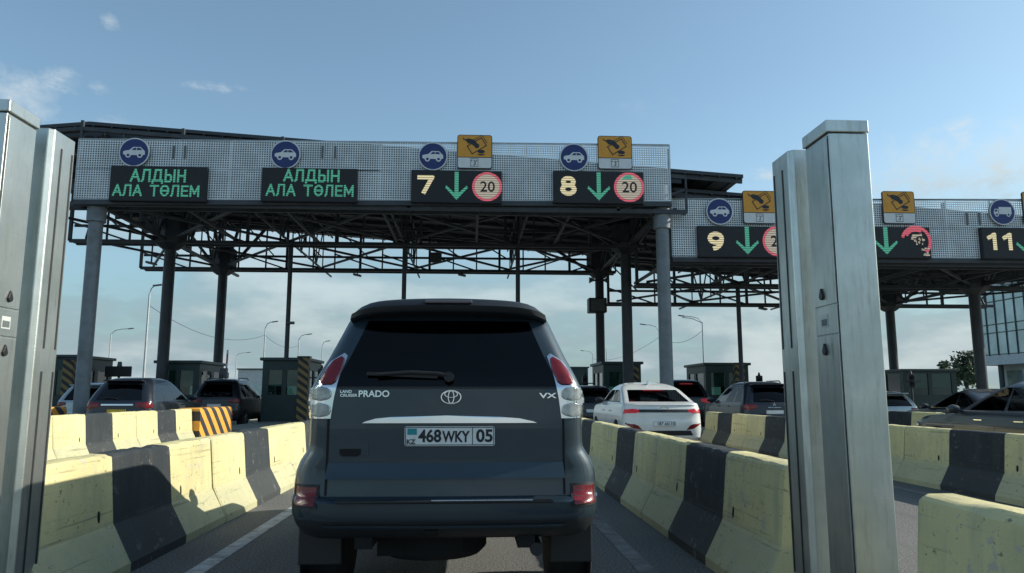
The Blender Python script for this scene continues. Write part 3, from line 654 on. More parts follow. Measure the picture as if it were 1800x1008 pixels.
def lettering(t, name, body, x0, x1, z0, z1, m, bold=.15):
    W_ = sum(GLY[c][0] for c in body) + .24 * (len(body) - 1); k = (x1 - x0) / W_; H_ = z1 - z0; q = MB(); x = x0; th = bold * H_
    lo = th / 2
    for n, c in enumerate(body):
        w_, st = GLY[c]
        for pl in st:
            P = [Vector((x + a * k, -.008, z0 + lo + b_ * (H_ - 2 * lo))) for a, b_ in pl]
            for i, (u, v) in enumerate(zip(P, P[1:])):
                d_ = (v - u).normalized() * th * .42; nn = Vector((-d_.z, 0, d_.x)).normalized() * th / 2; u_, v_ = u - d_, v + d_
                q.flat([((u_ - nn).x, (u_ - nn).z), ((v_ - nn).x, (v_ - nn).z), ((v_ + nn).x, (v_ + nn).z), ((u_ + nn).x, (u_ + nn).z)], -.012 - .0004 * i, 0, .004)
        x += (w_ + .24) * k
    q.build(name, m, t, fixn=False)
def prepay(x):
    def f(t, X, Z, S):
        lettering(t, 'lettering', 'АЛДЫН', X(x + 38), X(x + 136), Z(321), Z(299), 'led_g'); lettering(t, 'lettering', 'АЛА ТӨЛЕМ', X(x + 8), X(x + 162), Z(345), Z(325), 'led_g')
    return f
def arrow(t, X, Z, cx, y0, y1):
    q = MB(); s = X(1) - X(0); x = X(cx); zt, zb = Z(y0), Z(y1); w_ = 4.2 * s
    q.flat([(x - w_ * .85, zt), (x + w_ * .85, zt), (x + w_ * .85, zb + .12), (x - w_ * .85, zb + .12)], -.009, 0)
    for k in (-1, 1): q.flat([(x, zb), (x, zb + .17), (x + k * 18 * s, zb + .50), (x + k * 20 * s, zb + .42), (x + k * 15 * s, zb + .32)], -.011, 0)
    q.build('arrow', 'led_g', t)
def limit(t, X, Z, cx, cy, r_, mode=0):
    s = X(1) - X(0); c = (X(cx), Z(cy)); r = r_ * s; q = MB()
    if mode != 2:
        q.flat(circ(r * .84, 36, cx=c[0], cz=c[1]), -.009, 0, .003); q.build('disc', 'led_w', t)
        q = MB(); ringflat(q, r * .85, r, -.010, 0, 40, o=c); q.build('ring', 'led_r', t)
        lettering_dark(t, '20', c[0] - r * .46, c[0] + r * .52, c[1] - r * .36, c[1] + r * .36)
        if mode == 1: q = MB(); q.flat([(c[0] - r * .5, c[1] + r * .52), (c[0] + r * .22, c[1] + r * .52), (c[0] + r * .15, c[1] + r * .8), (c[0] - r * .2, c[1] + r * .8)], -.0125, 0); q.build('green_smear', 'led_g', t)
    else:
        ringflat(q, r * .80, r, -.010, 0, 30, R(-50), R(165), c); ringflat(q, r * .62, r * .80, -.010, 0, 12, R(60), R(150), c); q.build('ring', 'led_r', t)
        rd = random.Random(3); q = MB()
        for i in range(34):
            a = rd.uniform(-.9, .5); b = rd.uniform(-.35, .45)
            if math.hypot(a, b) > .85 or a < -.45: continue
            q.bb(c[0] + a * r * .8, c[0] + a * r * .8 + .085, -.011, -.008, c[1] + b * r * .8, c[1] + b * r * .8 + .07)
        for i in range(10): a = rd.uniform(.25, .75); b = rd.uniform(-.95, -.5); q.bb(c[0] + a * r, c[0] + a * r + .07, -.011, -.008, c[1] + b * r, c[1] + b * r + .06)
        q.build('disc', 'led_w', t)
        lettering_dark(t, '0', c[0] + r * .02, c[0] + r * .38, c[1] - r * .32, c[1] + r * .34)
def lettering_dark(t, body, x0, x1, z0, z1):
    q = MB(); fit_text(q, body, x0, x1, z0, z1, -.0125, 0, .012, th=.003); q.build('numeral', 'ledbox', t)
def lane(num, nx, ax, cx, ny, cyc, mode=0, aw=True):
    def f(t, X, Z, S):
        if num: lettering(t, 'numeral', num, X(nx[0]), X(nx[1]), Z(ny[1]), Z(ny[0]), 'led_y', .21)
        arrow(t, X, Z, ax, cyc - 24, cyc + 23)
        if cx: limit(t, X, Z, cx, cyc, 26.5, mode)
    return f
display(190, 365, 294, 353, 24.24, 'black board with green two line prepayment text, left end of the fascia', prepay(190))
display(458, 629, 297, 354, 24.24, 'black board with green two line prepayment text, second from the left', prepay(460))
display(722, 882, 301, 356, 24.24, 'black board showing amber 7, green arrow and red ringed 20', lane('7', (736, 760), 802, 856, (309, 342), 328))
display(973, 1131, 303, 357, 24.24, 'black board showing amber 8, green arrow and red ringed 20', lane('8', (987, 1011), 1052, 1105, (311, 345), 329, 1))
display(1228, 1392, 399, 452, 24.84, 'black board showing amber 9 and green arrow, partly behind the right steel cabinets', lane('9', (1246, 1271), 1313, 1366, (408, 442), 424))
display(1474, 1634, 400, 453, 24.84, 'black board with green arrow and a broken speed ring right of the steel cabinets', lane('10', (1488, 1518), 1557, 1609, (409, 442), 424, 2))
display(1729, 1892, 402, 455, 24.84, 'black board showing amber 11 at the right edge of the photo', lane('11', (1740, 1784), 1806, 1860, (410, 441), 427))

# ------------------------------------------------------------------ vehicles
class Shell:
    """stack of rounded horizontal outlines; rear at y = 0, front towards +Y"""
    def __init__(s, keys, side=(0, .12, .3, .5, .52, .7, .9, 1), rearf=(0, .25, .5, .75, .93, 1), nC=5, sub=.06):
        s.keys = keys; s.side = list(side); s.rearf = list(rearf); s.nC = nC
        zs = []
        for a, b in zip(keys, keys[1:]):
            n = max(1, int(math.ceil((b[0] - a[0]) / sub)))
            zs += [a[0] + (b[0] - a[0]) * i / n for i in range(n)]
        s.zs = zs + [keys[-1][0]]
        s.cR = len(s.rearf) - 1; s.c1 = s.cR + nC; s.c2 = s.c1 + len(s.side) - 1; s.c3 = s.c2 + nC; s.cN = s.c3 + s.cR
    def par(s, z):
        k = s.keys
        if z <= k[0][0]: return k[0][1:]
        for a, b in zip(k, k[1:]):
            if z <= b[0]:
                t = (z - a[0]) / (b[0] - a[0]); return tuple(p + (q - p) * t for p, q in zip(a[1:], b[1:]))
        return k[-1][1:]
    def ring(s, z):
        yr, yf, w_, rr, rf, br, bf = s.par(z); pts = []
        rr = min(rr, w_ * .9); rf = min(rf, w_ * .9)
        for f in s.rearf: x = f * (w_ - rr); pts.append((x, yr + br * (x / w_) ** 2))
        y0 = pts[-1][1]; yc = y0 + rr
        for i in range(1, s.nC + 1): a = R(90 * i / s.nC); pts.append((w_ - rr + rr * math.sin(a), yc - rr * math.cos(a)))
        y1 = yf - bf * ((w_ - rf) / w_) ** 2 - rf
        for f in s.side[1:]: pts.append((w_, yc + (y1 - yc) * f))
        for i in range(1, s.nC + 1): a = R(90 * i / s.nC); pts.append((w_ - rf + rf * math.cos(a), y1 + rf * math.sin(a)))
        for f in reversed(s.rearf[:-1]): x = f * (w_ - rf); pts.append((x, yf - bf * (x / w_) ** 2))
        return pts
    def rear(s, x, z):
        yr, yf, w_, rr, rf, br, bf = s.par(z); x = min(abs(x), w_ - .002)
        if x <= w_ - rr: return yr + br * (x / w_) ** 2
        y0 = yr + br * ((w_ - rr) / w_) ** 2; return y0 + rr - math.sqrt(max(0, rr * rr - (x - (w_ - rr)) ** 2))
    def build(s, root, paint, holes, lowmat='trim', lowz=0):
        rings = [s.ring(z) for z in s.zs]; n = len(rings[0])
        def inh(j, i):
            zc = (s.zs[j] + s.zs[j + 1]) / 2
            for k, h in enumerate(holes):
                if h['z'][0] < zc < h['z'][1] and h['c'][0] <= i < h['c'][1]: return k
            return -1
        body = MB(); panes = {}
        for sg in (1, -1):
            V = [[Vector((sg * p[0], p[1], z)) for p in r] for r, z in zip(rings, s.zs)]
            for j in range(len(V) - 1):
                for i in range(n - 1):
                    q = [V[j][i], V[j][i + 1], V[j + 1][i + 1], V[j + 1][i]]
                    k = inh(j, i)
                    if k < 0:
                        body.add(q, [(0, 1, 2, 3)], 1 if s.zs[j] < lowz - 1e-4 else 0, True)
                    else:
                        key = (k, 0 if holes[k].get('center') else sg); panes.setdefault(key, MB()).add(q, [(0, 1, 2, 3)], 0, True)
            for ring_, m in ((V[0], 1), (V[-1], 0)):     # caps
                for i in range(n - 1):
                    a, b = ring_[i], ring_[i + 1]; body.add([a, b, Vector((0, b.y, b.z)), Vector((0, a.y, a.z))], [(0, 1, 2, 3)], m, True)
        b = body.build('body', [paint, lowmat], root, merge=True, ang=32); out = {}
        for (k, sg), mb in panes.items():
            h = holes[k]; o = mb.build(h['name'], h['m'], root, merge=True, ang=32)
            out[(h['name'], sg)] = o
        return b
def patch(poly, surf, off, m, name, parent, nz=10, nx=8, skirt=.012):
    zs = [p[1] for p in poly]; z0, z1 = min(zs), max(zs); mb = MB(); rows = []
    for j in range(nz + 1):
        z = z0 + (z1 - z0) * min(max(j / nz, .002), .998); xs = []
        for a, b in zip(poly, poly[1:] + poly[:1]):
            if (a[1] <= z < b[1]) or (b[1] <= z < a[1]): xs.append(a[0] + (b[0] - a[0]) * (z - a[1]) / (b[1] - a[1]))
        x0, x1 = min(xs), max(xs); rows.append([(x0 + (x1 - x0) * i / nx, z) for i in range(nx + 1)])
    V = [[Vector((x, surf(x, z) - off, z)) for x, z in r] for r in rows]; B = [[Vector((x, surf(x, z) - off + skirt, z)) for x, z in r] for r in rows]
    for j in range(nz):
        for i in range(nx): mb.add([V[j][i], V[j][i + 1], V[j + 1][i + 1], V[j + 1][i]], [(0, 1, 2, 3)], 0, True)
        for i in (0, nx): mb.add([V[j][i], V[j + 1][i], B[j + 1][i], B[j][i]], [(0, 1, 2, 3)], 0, True)
    for j in (0, nz):
        for i in range(nx): mb.add([V[j][i], V[j][i + 1], B[j][i + 1], B[j][i]], [(0, 1, 2, 3)], 0, True)
    return mb.build(name, m, parent, merge=True, ang=50)
def wheel(root, x, y, r=.33, wd=.21):
    s = 1 if x > 0 else -1; t = MB(); c = (x, y, r)
    pr = [(r * .62, -wd / 2), (r * .9, -wd / 2), (r * .985, -wd * .36), (r, -wd * .2), (r, wd * .2), (r * .985, wd * .36), (r * .9, wd / 2), (r * .62, wd / 2)]
    t.lathe(pr, c, 'X', 32); ty = t.build('wheel', 'rubber', root, ang=50)
    q = MB(); q.lathe([(r * .62, s * wd * .46), (r * .60, s * wd * .50), (r * .54, s * wd * .42)][::1 if s > 0 else -1], c, 'X', 28)
    for k in range(5):
        a = 2 * PI * k / 5; d_ = Vector((0, math.cos(a), math.sin(a))); q.bar(Vector(c) + Vector((s * wd * .49, 0, 0)), Vector(c) + Vector((s * wd * .47, 0, 0)) + d_ * r * .58, .08, .03)
    q.lathe([(.06, s * wd * .44), (.05, s * wd * .54)][::1 if s > 0 else -1], c, 'X', 14); q.build('rim', 'rim', ty)
def arch(root, x, y, r):
    s = 1 if x > 0 else -1; q = MB(); q.lathe([(r, 0), (r * .98, .006)] if s > 0 else [(r * .98, -.006), (r, 0)], (x, y, .34), 'X', 30); q.build('wheel_arch', 'under', root)
def seats(root, w_, yrear, yfront, z):
    for y, xs in ((yfront, (-.37, .37)),):
        for x in xs:
            q = MB(); q.box((x, y, z + .24), (.46, .13, .56), 0, Matrix.Rotation(R(-14), 3, 'X')); q.box((x, y - .11, z + .62), (.26, .09, .17), 0); q.box((x, y + .26, z), (.46, .5, .14)); q.build('seat', 'seat', root, bevel=.05)
    q = MB(); q.box((0, yrear, z + .22), (w_ * 1.5, .14, .54), 0, Matrix.Rotation(R(-16), 3, 'X')); q.box((0, yrear + .3, z), (w_ * 1.5, .5, .14))
    for x in (-.4, .4): q.box((x, yrear - .1, z + .56), (.25, .09, .16))
    q.build('rear_bench', 'seat', root, bevel=.05)
def plate(root, sf, xc, z, w_=.52, h=.112, m='plate', txt=None, off=.02, flag=False):
    y = sf(xc, z) - off; q = MB(); q.flat([(a + xc, b + z) for a, b in rrect(w_, h, .012, 3)], y, 0, off + .01); p = q.build('number_plate', m, root)
    b = MB()
    for a in ((-1, 0), (1, 0)): b.bb(xc + a[0] * (w_ / 2 - .006) - .002, xc + a[0] * (w_ / 2 - .006) + .002, y - .0015, y, z - h / 2 + .006, z + h / 2 - .006)
    for a in (-1, 1): b.bb(xc - w_ / 2 + .006, xc + w_ / 2 - .006, y - .0015, y, z + a * (h / 2 - .006) - .002, z + a * (h / 2 - .006) + .002)
    if txt:
        for body, x0, x1, z0, z1, bo in txt: fit_text(b, body, xc + x0, xc + x1, z + z0, z + z1, y, 0, bo, th=.0018)
    b.build('lettering', 'platetext', p)
    if flag: f = MB(); f.bb(xc - w_ / 2 + .016, xc - w_ / 2 + .072, y - .0015, y, z + .008, z + .044); f.build('flag', 'flag', p)
    return p
def mirrors(root, x, y, z, m):
    for s in (1, -1):
        q = MB(); q.lathe([(.05, -.05), (.095, -.03), (.10, .02), (.07, .09), (.02, .12)], (0, 0, 0), 'Y', 14)
        q.v = [Vector((p.x * 1.15 + s * (x + .12), p.y + y, p.z * .78 + z)) for p in q.v]; q.bar((s * x * .97, y, z - .03), (s * (x + .08), y, z - .02), .05); q.build('mirror', m, root)
def rails(root, w_, y0, y1, z):
    for s in (1, -1):
        q = MB(); q.path([(s * w_, y0, z - .06), (s * w_, y0 + .1, z), (s * w_, y1 - .1, z), (s * w_, y1, z - .06)], .018); q.build('roof_rail', 'trim', root)

def prado(loc):
    t = thing('large_suv', 'dark blue-grey SUV with chrome tailgate strip and white plate, waiting straight ahead', 'SUV', loc)
    K = [(.475, .12, 4.55, .80, .14, .3, .03, .10), (.50, .06, 4.66, .845, .17, .35, .04, .12), (.555, .018, 4.72, .888, .20, .4, .05, .14), (.62, 0, 4.74, .912, .22, .4, .05, .14), (.685, 0.0, 4.74, .915, .22, .4, .05, .14),
         (.70, .02, 4.74, .915, .20, .4, .05, .14), (.715, .085, 4.74, .915, .16, .4, .04, .14), (.85, .10, 4.72, .905, .16, .4, .04, .14), (.915, .105, 4.68, .878, .15, .4, .03, .14), (.955, .105, 4.66, .850, .14, .4, .03, .14), (.985, .105, 4.64, .832, .13, .4, .03, .14),
         (1.02, .105, 4.6, .826, .12, .4, .03, .14), (1.06, .105, 4.5, .825, .12, .4, .03, .14), (1.10, .105, 3.60, .825, .12, .35, .03, .12), (1.345, .115, 3.28, .822, .11, .3, .03, .08), (1.42, .135, 3.18, .79, .11, .3, .035, .08),
         (1.53, .18, 3.02, .735, .11, .28, .04, .08), (1.66, .245, 2.86, .682, .11, .26, .045, .08), (1.76, .30, 2.74, .644, .11, .26, .05, .08), (1.82, .34, 2.66, .612, .12, .26, .055, .08), (1.86, .38, 2.56, .57, .15, .26, .06, .08), (1.885, .44, 2.46, .50, .2, .26, .06, .08), (1.898, .56, 2.36, .42, .2, .2, .06, .06)]
    S = Shell(K, side=(0, .03, .30, .33, .60, .63, .95, 1), rearf=(0, .2, .4, .6, .8, .945, 1), sub=.05)
    c1 = S.c1
    holes = [dict(name='rear_window', z=(1.345, 1.76), c=(0, S.cR - 1), m='glass_dark', center=True), dict(name='windscreen', z=(1.12, 1.82), c=(S.c3, S.cN), m='glass', center=True)]
    for a, b in ((1, 2), (3, 4), (5, 6)): holes.append(dict(name='side_window', z=(1.345, 1.76), c=(c1 + a, c1 + b), m='glass_dark'))
    S.build(t, 'p_navy', holes, 'trim', .56)
    sf = S.rear
    seats(t, .75, 1.45, 2.45, .85)
    for x in (.80, -.80): wheel(t, x, .98, .385, .26); wheel(t, x, 3.75, .385, .26); arch(t, math.copysign(.913, x), .98, .47); arch(t, math.copysign(.913, x), 3.75, .47)
    # spoiler over the glass
    sp = MB(); N = 24; rowsv = []
    for i in range(N + 1):
        u = -1 + 2 * i / N; x = .60 * u; zt = 1.905 - .020 * u * u - .055 * abs(u) ** 9; zl = 1.80 - .010 * u * u - .035 * abs(u) ** 8; yy = .165 + .085 * u * u + .05 * abs(u) ** 8
        rowsv.append([(x, yy + .40, zt - .006), (x, yy + .12, zt - .004), (x * 1.0, yy + .03, zt - .022), (x * 1.015, yy, zl + .045), (x * 1.03, yy + .01, zl + .012), (x * 1.03, yy + .03, zl), (x, yy + .20, zl - .01), (x, yy + .42, zl + .03)])
    n = 8; vs = [p for r in rowsv for p in r]
    sp.add(vs, [(i * n + k, i * n + (k + 1) % n, (i + 1) * n + (k + 1) % n, (i + 1) * n + k) for i in range(N) for k in range(n)], 0, True); sp.add(vs, [tuple(range(n)), tuple(range(N * n, N * n + n))], 0)
    sp.build('spoiler', 'spoilerblack', t, ang=50)
    bl = MB(); bl.bb(-.145, .145, .160, .20, 1.856, 1.876); bl.build('brake_lamp', 'smokelens', t, bevel=.006)
    X = lambda px: (px - 785) / 292; Z = lambda py: 1.3 + (694 - py) / 292 + .013
    for s in (1, -1):
        def P(pts): return [(s * X(785 + abs(px - 785)), Z(py)) for px, py in pts]
        patch(P([(601, 624), (608, 627), (596, 668), (589, 706), (585, 739), (543, 739), (540, 706), (544, 686), (560, 681), (563, 665), (576, 640)]), sf, .006, 'chrome', 'lamp_bezel', t, 22, 8)
        patch(P([(597, 630), (602, 633), (599, 652), (590, 674), (583, 679), (566, 679), (562, 672), (570, 655), (582, 638)]), sf, .022, 'redlens', 'tail_lamp', t, 14, 8, .02)
        for cy in (696, 724): patch(P([(545 + 19 + 20 * math.cos(a), cy + 12.5 * (math.copysign(abs(math.sin(a)) ** .7, math.sin(a)))) for a in [2 * PI * i / 20 for i in range(20)]]), sf, .024, 'clearlens', 'reversing_lamp', t, 10, 8, .02)
        patch(P([(527, 853), (567, 853), (567, 881), (529, 881)]), sf, .012, 'redlens', 'reflector', t, 5, 10, .02)
        patch(P([(524, 849), (571, 849), (571, 885), (526, 885)]), sf, .006, 'trim', 'reflector_frame', t, 5, 10, .02)
        g_ = MB()                                             # gap between tailgate and quarter panel
        zz = [.72 + .62 * i / 12 for i in range(13)]
        for a, b in zip(zz, zz[1:]): g_.bar((s * .697, sf(.697, a) - .001, a), (s * .697, sf(.697, b) - .001, b), .012, .008)
        g_.build('tailgate_gap', 'under', t)
        mf = MB(); mf.bb(min(s * .64, s * .905), max(s * .64, s * .905), .40, .425, .27, .60); mf.build('mud_flap', 'trim', t, bevel=.01)
    # tailgate relief, handle, trims
    patch([(-.685, 1.335), (.685, 1.335), (.685, 1.347), (-.685, 1.347)], sf, .004, 'trim', 'window_seal', t, 2, 24)
    patch([(-.69, .905), (.69, .905), (.70, .815), (-.70, .815)], lambda x, z: sf(x, z) + .004 - .028 * max(0, (.905 - z) / .09), .012, 'p_navy', 'tailgate_crease', t, 6, 24, .05)
    gp = [(-.495, 1.138), (-.40, 1.165), (-.2, 1.176), (0, 1.178), (.2, 1.176), (.42, 1.163), (.535, 1.138)]
    patch(gp + [(.535, 1.134), (-.495, 1.134)], sf, .03, 'chrome', 'chrome_strip', t, 5, 24, .035)
    patch([(-.655, 1.045), (-.47, 1.045), (-.455, 1.03), (-.455, .945), (-.655, .945)], sf, .004, 'p_navy', 'handle_panel', t, 4, 6)
    patch([(-.625, .985), (-.50, .985), (-.50, .955), (-.52, .942), (-.605, .942), (-.625, .955)], sf, .009, 'under', 'door_handle', t, 4, 6)
    patch([(-.30, 1.125), (.33, 1.125), (.31, .925), (-.28, .925)], sf, .002, 'p_navy', 'plate_recess', t, 6, 10)
    b = MB(); fit_text(b, 'PRADO', X(632), X(685), Z(702), Z(690.5), 0, 0, .02, sf, .006); fit_text(b, 'LAND', X(600), X(620), Z(695), Z(690), 0, 0, .02, sf, .006); fit_text(b, 'CRUISER', X(600), X(630), Z(701.5), Z(696.5), 0, 0, .02, sf, .006); b.build('lettering', 'chrome', t)
    b = MB(); fit_text(b, 'VX', X(946), X(977), Z(704), Z(695), 0, 0, .02, sf, .006); b.build('lettering', 'chrome', t)
    e = MB(); ec = (X(792), Z(702))
    def ell(cx, cz, a, b_, r=.0055):
        N = 36; vs = []
        for i in range(N):
            th = 2 * PI * i / N; c = Vector((cx + a * math.cos(th), 0, cz + b_ * math.sin(th))); c.y = sf(c.x, c.z) - .008; nr = Vector((math.cos(th) * b_, 0, math.sin(th) * a)).normalized()
            for k in range(6): al = 2 * PI * k / 6; vs.append(c + nr * r * math.cos(al) + Vector((0, r * math.sin(al), 0)))
        e.add(vs, [(i * 6 + k, i * 6 + (k + 1) % 6, ((i + 1) % N) * 6 + (k + 1) % 6, ((i + 1) % N) * 6 + k) for i in range(N) for k in range(6)], 0, True)
    ell(ec[0], ec[1], .058, .039); ell(ec[0], ec[1], .017, .036, .0045); ell(ec[0], ec[1] + .017, .038, .019, .0045); e.build('emblem', 'chrome', t)
    plate(t, sf, X(790) + .002, Z(768.5), .53, .113, 'plate', [('468', -.185, -.05, -.036, .040, .03), ('WKY', -.045, .118, -.036, .03, .03), ('05', .155, .253, -.036, .040, .03), ('KZ', -.252, -.20, -.045, -.018, .03), ('|', .132, .136, -.05, .05, .0)], .012, True)
    wp = MB(); pts = [(.005, 1.412), (-.06, 1.425), (-.22, 1.432), (-.42, 1.418)]; wp.path([(x, sf(x, z) - .045, z) for x, z in pts], .011); wp.lathe([(.03, -.05), (.03, .0)], (.01, sf(0, 1.405) + .0, 1.405), 'Y', 14)
    for i in range(8): x0 = -.06 - .42 * i / 8; x1 = -.06 - .42 * (i + 1) / 8; wp.bar((x0, sf(x0, 1.405) - .018, 1.405 + .02 * (i / 8)), (x1, sf(x1, 1.405) - .018, 1.405 + .02 * (i + 1) / 8), .012, .02)
    wp.build('wiper', 'trim', t)
    # bumper step plate, lower lip, tow cover
    q = MB(); q.bb(-.62, .62, -.012, .10, .688, .704); q.build('bumper_step', 'trim', t, bevel=.006)
    q = MB(); q.bb(-.08, .50, -.016, .01, .700, .708); q.build('step_strip', 'chrome', t, bevel=.003)
    patch([(-.66, .545), (.66, .545), (.70, .562), (-.70, .562)], sf, .016, 'p_navy', 'bumper_lip', t, 3, 24, .03)
    patch([(-.12, .535), (-.04, .535), (-.04, .495), (-.12, .495)], sf, .012, 'under', 'tow_cover', t, 3, 4)
    q = MB(); q.tube((.53, .10, .41), (.53, .7, .43), .038, .038, 16); q.tube((.53, .098, .41), (.53, .099, .41), .031, .031, 16); q.build('exhaust_pipe', 'trim', t)
    q = MB(); q.tube((-.7, .98, .385), (.7, .98, .385), .055, .055, 12); q.lathe([(.05, -.14), (.15, -.06), (.15, .06), (.05, .14)], (.08, .98, .385), 'X', 16); q.bb(-.52, -.42, .1, 4.2, .42, .52); q.bb(.42, .52, .1, 4.2, .42, .52); q.bb(-.42, .1, .35, .8, .33, .46); q.build('axle', 'under', t)
    q = MB(); q.lathe([(.17, -.09), (.31, -.10), (.35, -.06), (.35, .06), (.31, .10), (.17, .09)], (-.10, .66, .40), 'Z', 30); q.build('spare_wheel', 'under', t)
    mirrors(t, .80, 3.25, 1.22, 'p_navy')
    return t
prado((-.142, 4.36, 0))

def suv(label, loc, pm, H=1.68, W_=.92, L=4.5, lit=False, plate_m='plate', tint='glass_dark', roofrails=True, lamp=None, chromebar=False, emblem=None, rz=0, name='parked_suv', txt=None, spoil=True):
    t = thing(name, label, 'SUV', loc, rz, 'cars queuing at the toll plaza'); k = H / 1.68; q = L / 4.5
    K = [(.26, .16, 4.34, .80, .15, .25, .03, .08), (.36, .05, 4.46, .90, .2, .3, .05, .14), (.50, .01, 4.50, W_, .24, .4, .06, .16), (.66, 0, 4.50, W_, .25, .42, .06, .16), (.72, .03, 4.49, W_ - .005, .25, .42, .06, .16), (.86, .05, 4.44, W_ - .01, .24, .42, .06, .16),
         (.96, .06, 4.34, W_ - .02, .22, .4, .05, .16), (1.02, .08, 3.40, W_ - .03, .2, .35, .05, .12), (1.06, .10, 3.22, W_ - .05, .18, .3, .05, .12), (1.25, .22, 2.88, W_ - .12, .18, .3, .06, .1), (1.48, .42, 2.46, W_ - .22, .18, .3, .07, .1), (1.56, .50, 2.30, W_ - .27, .2, .3, .07, .1), (1.62, .60, 2.16, W_ - .34, .22, .3, .08, .1), (1.66, .78, 1.98, W_ - .44, .2, .25, .08, .08), (1.68, 1.0, 1.8, W_ - .58, .2, .2, .06, .06)]
    K = [(a[0] * k,) + (a[1] * q, a[2] * q) + a[3:] for a in K]
    S = Shell(K, side=(0, .06, .30, .34, .62, .65, .96, 1), rearf=(0, .3, .6, .92, 1), sub=.09, nC=4); c1 = S.c1; z = lambda v: v * k
    holes = [dict(name='rear_window', z=(z(1.06), z(1.48)), c=(0, S.cR - 1), m=tint, center=True), dict(name='windscreen', z=(z(1.06), z(1.56)), c=(S.c3, S.cN), m='glass', center=True)]
    for a, b in ((1, 2), (3, 4), (5, 6)): holes.append(dict(name='side_window', z=(z(1.06), z(1.48)), c=(c1 + a, c1 + b), m='glass' if tint == 'glass' else 'glass_dark' if a < 5 else 'glass'))
    S.build(t, pm, holes, 'trim', .5 * k); sf = S.rear; seats(t, .72, 1.1, 2.05, .62)
    for s in (1, -1):
        for y in (.85 * q, 3.55 * q): wheel(t, s * (W_ - .12), y, .345, .22); arch(t, s * (W_ - .001), y, .42)
        lm = lamp or ('brakelit' if lit else 'redlens')
        patch([(s * x, zz * k) for x, zz in ((.50, .90), (.50, .99), (.80, 1.02), (W_ - .035, 1.0), (W_ - .02, .86), (.78, .84))], sf, .012, lm, 'tail_lamp', t, 6, 8, .03)
        patch([(s * x, zz * k) for x, zz in ((.62, .46), (.62, .51), (.84, .51), (.84, .46))], sf, .012, 'redlens', 'reflector', t, 3, 5, .03)
        hd = MB(); 
        for y in (1.55 * q, 2.45 * q): hd.box((s * (W_ - .012), y, .93 * k), (.035, .2, .03))
        hd.build('door_handle', pm, t, bevel=.008)
        hl = MB(); hl.box((s * (W_ - .22), 4.28 * q, .80 * k), (.34, .2, .14)); hl.build('headlight', 'clearlens', t, bevel=.05)
    if chromebar: patch([(-.44, .93 * k), (.44, .93 * k), (.44, .97 * k), (-.44, .97 * k)], sf, .014, 'chrome', 'chrome_strip', t, 3, 10)
    if spoil: q_ = MB(); q_.box((0, .43 * q, 1.575 * k), (1.08, .30, .035), 0, Matrix.Rotation(R(-6), 3, 'X')); q_.build('spoiler', pm, t, bevel=.015)
    if lit: q_ = MB(); q_.bb(-.26, .26, .36 * q, .40 * q, 1.505 * k, 1.535 * k); q_.build('brake_lamp', 'brakelit', t)
    plate(t, sf, 0, .78 * k, .52, .112, plate_m, txt, .016)
    wp = MB(); wp.path([(x, sf(x, zz * k) - .03, zz * k) for x, zz in ((.02, 1.09), (-.2, 1.13), (-.42, 1.12))], .012); wp.build('wiper', 'trim', t)
    if emblem:
        e = MB()
        for a in (90, 210, 330):
            d_ = Vector((math.cos(R(a)), math.sin(R(a)))); nn = Vector((-d_.y, d_.x)); r_ = .055
            pts = [Vector((0, 0)), d_ * r_ * .5 + nn * r_ * .29, d_ * r_, d_ * r_ * .5 - nn * r_ * .29]; pts = [(p.x, p.y + 1.0 * k) for p in pts]
            e.flat(pts, sf(0, 1.0 * k) - .014, 0, .012)
        e.build('emblem', 'chrome', t); e = MB(); fit_text(e, emblem, -.19, .19, .905 * k, .925 * k, 0, 0, .0, sf, .006); e.build('lettering', 'chrome', t)
    mirrors(t, W_ - .05, 3.05 * q, 1.12 * k, pm)
    if roofrails: rails(t, W_ - .34, .9 * q, 2.1 * q, 1.70 * k)
    return t
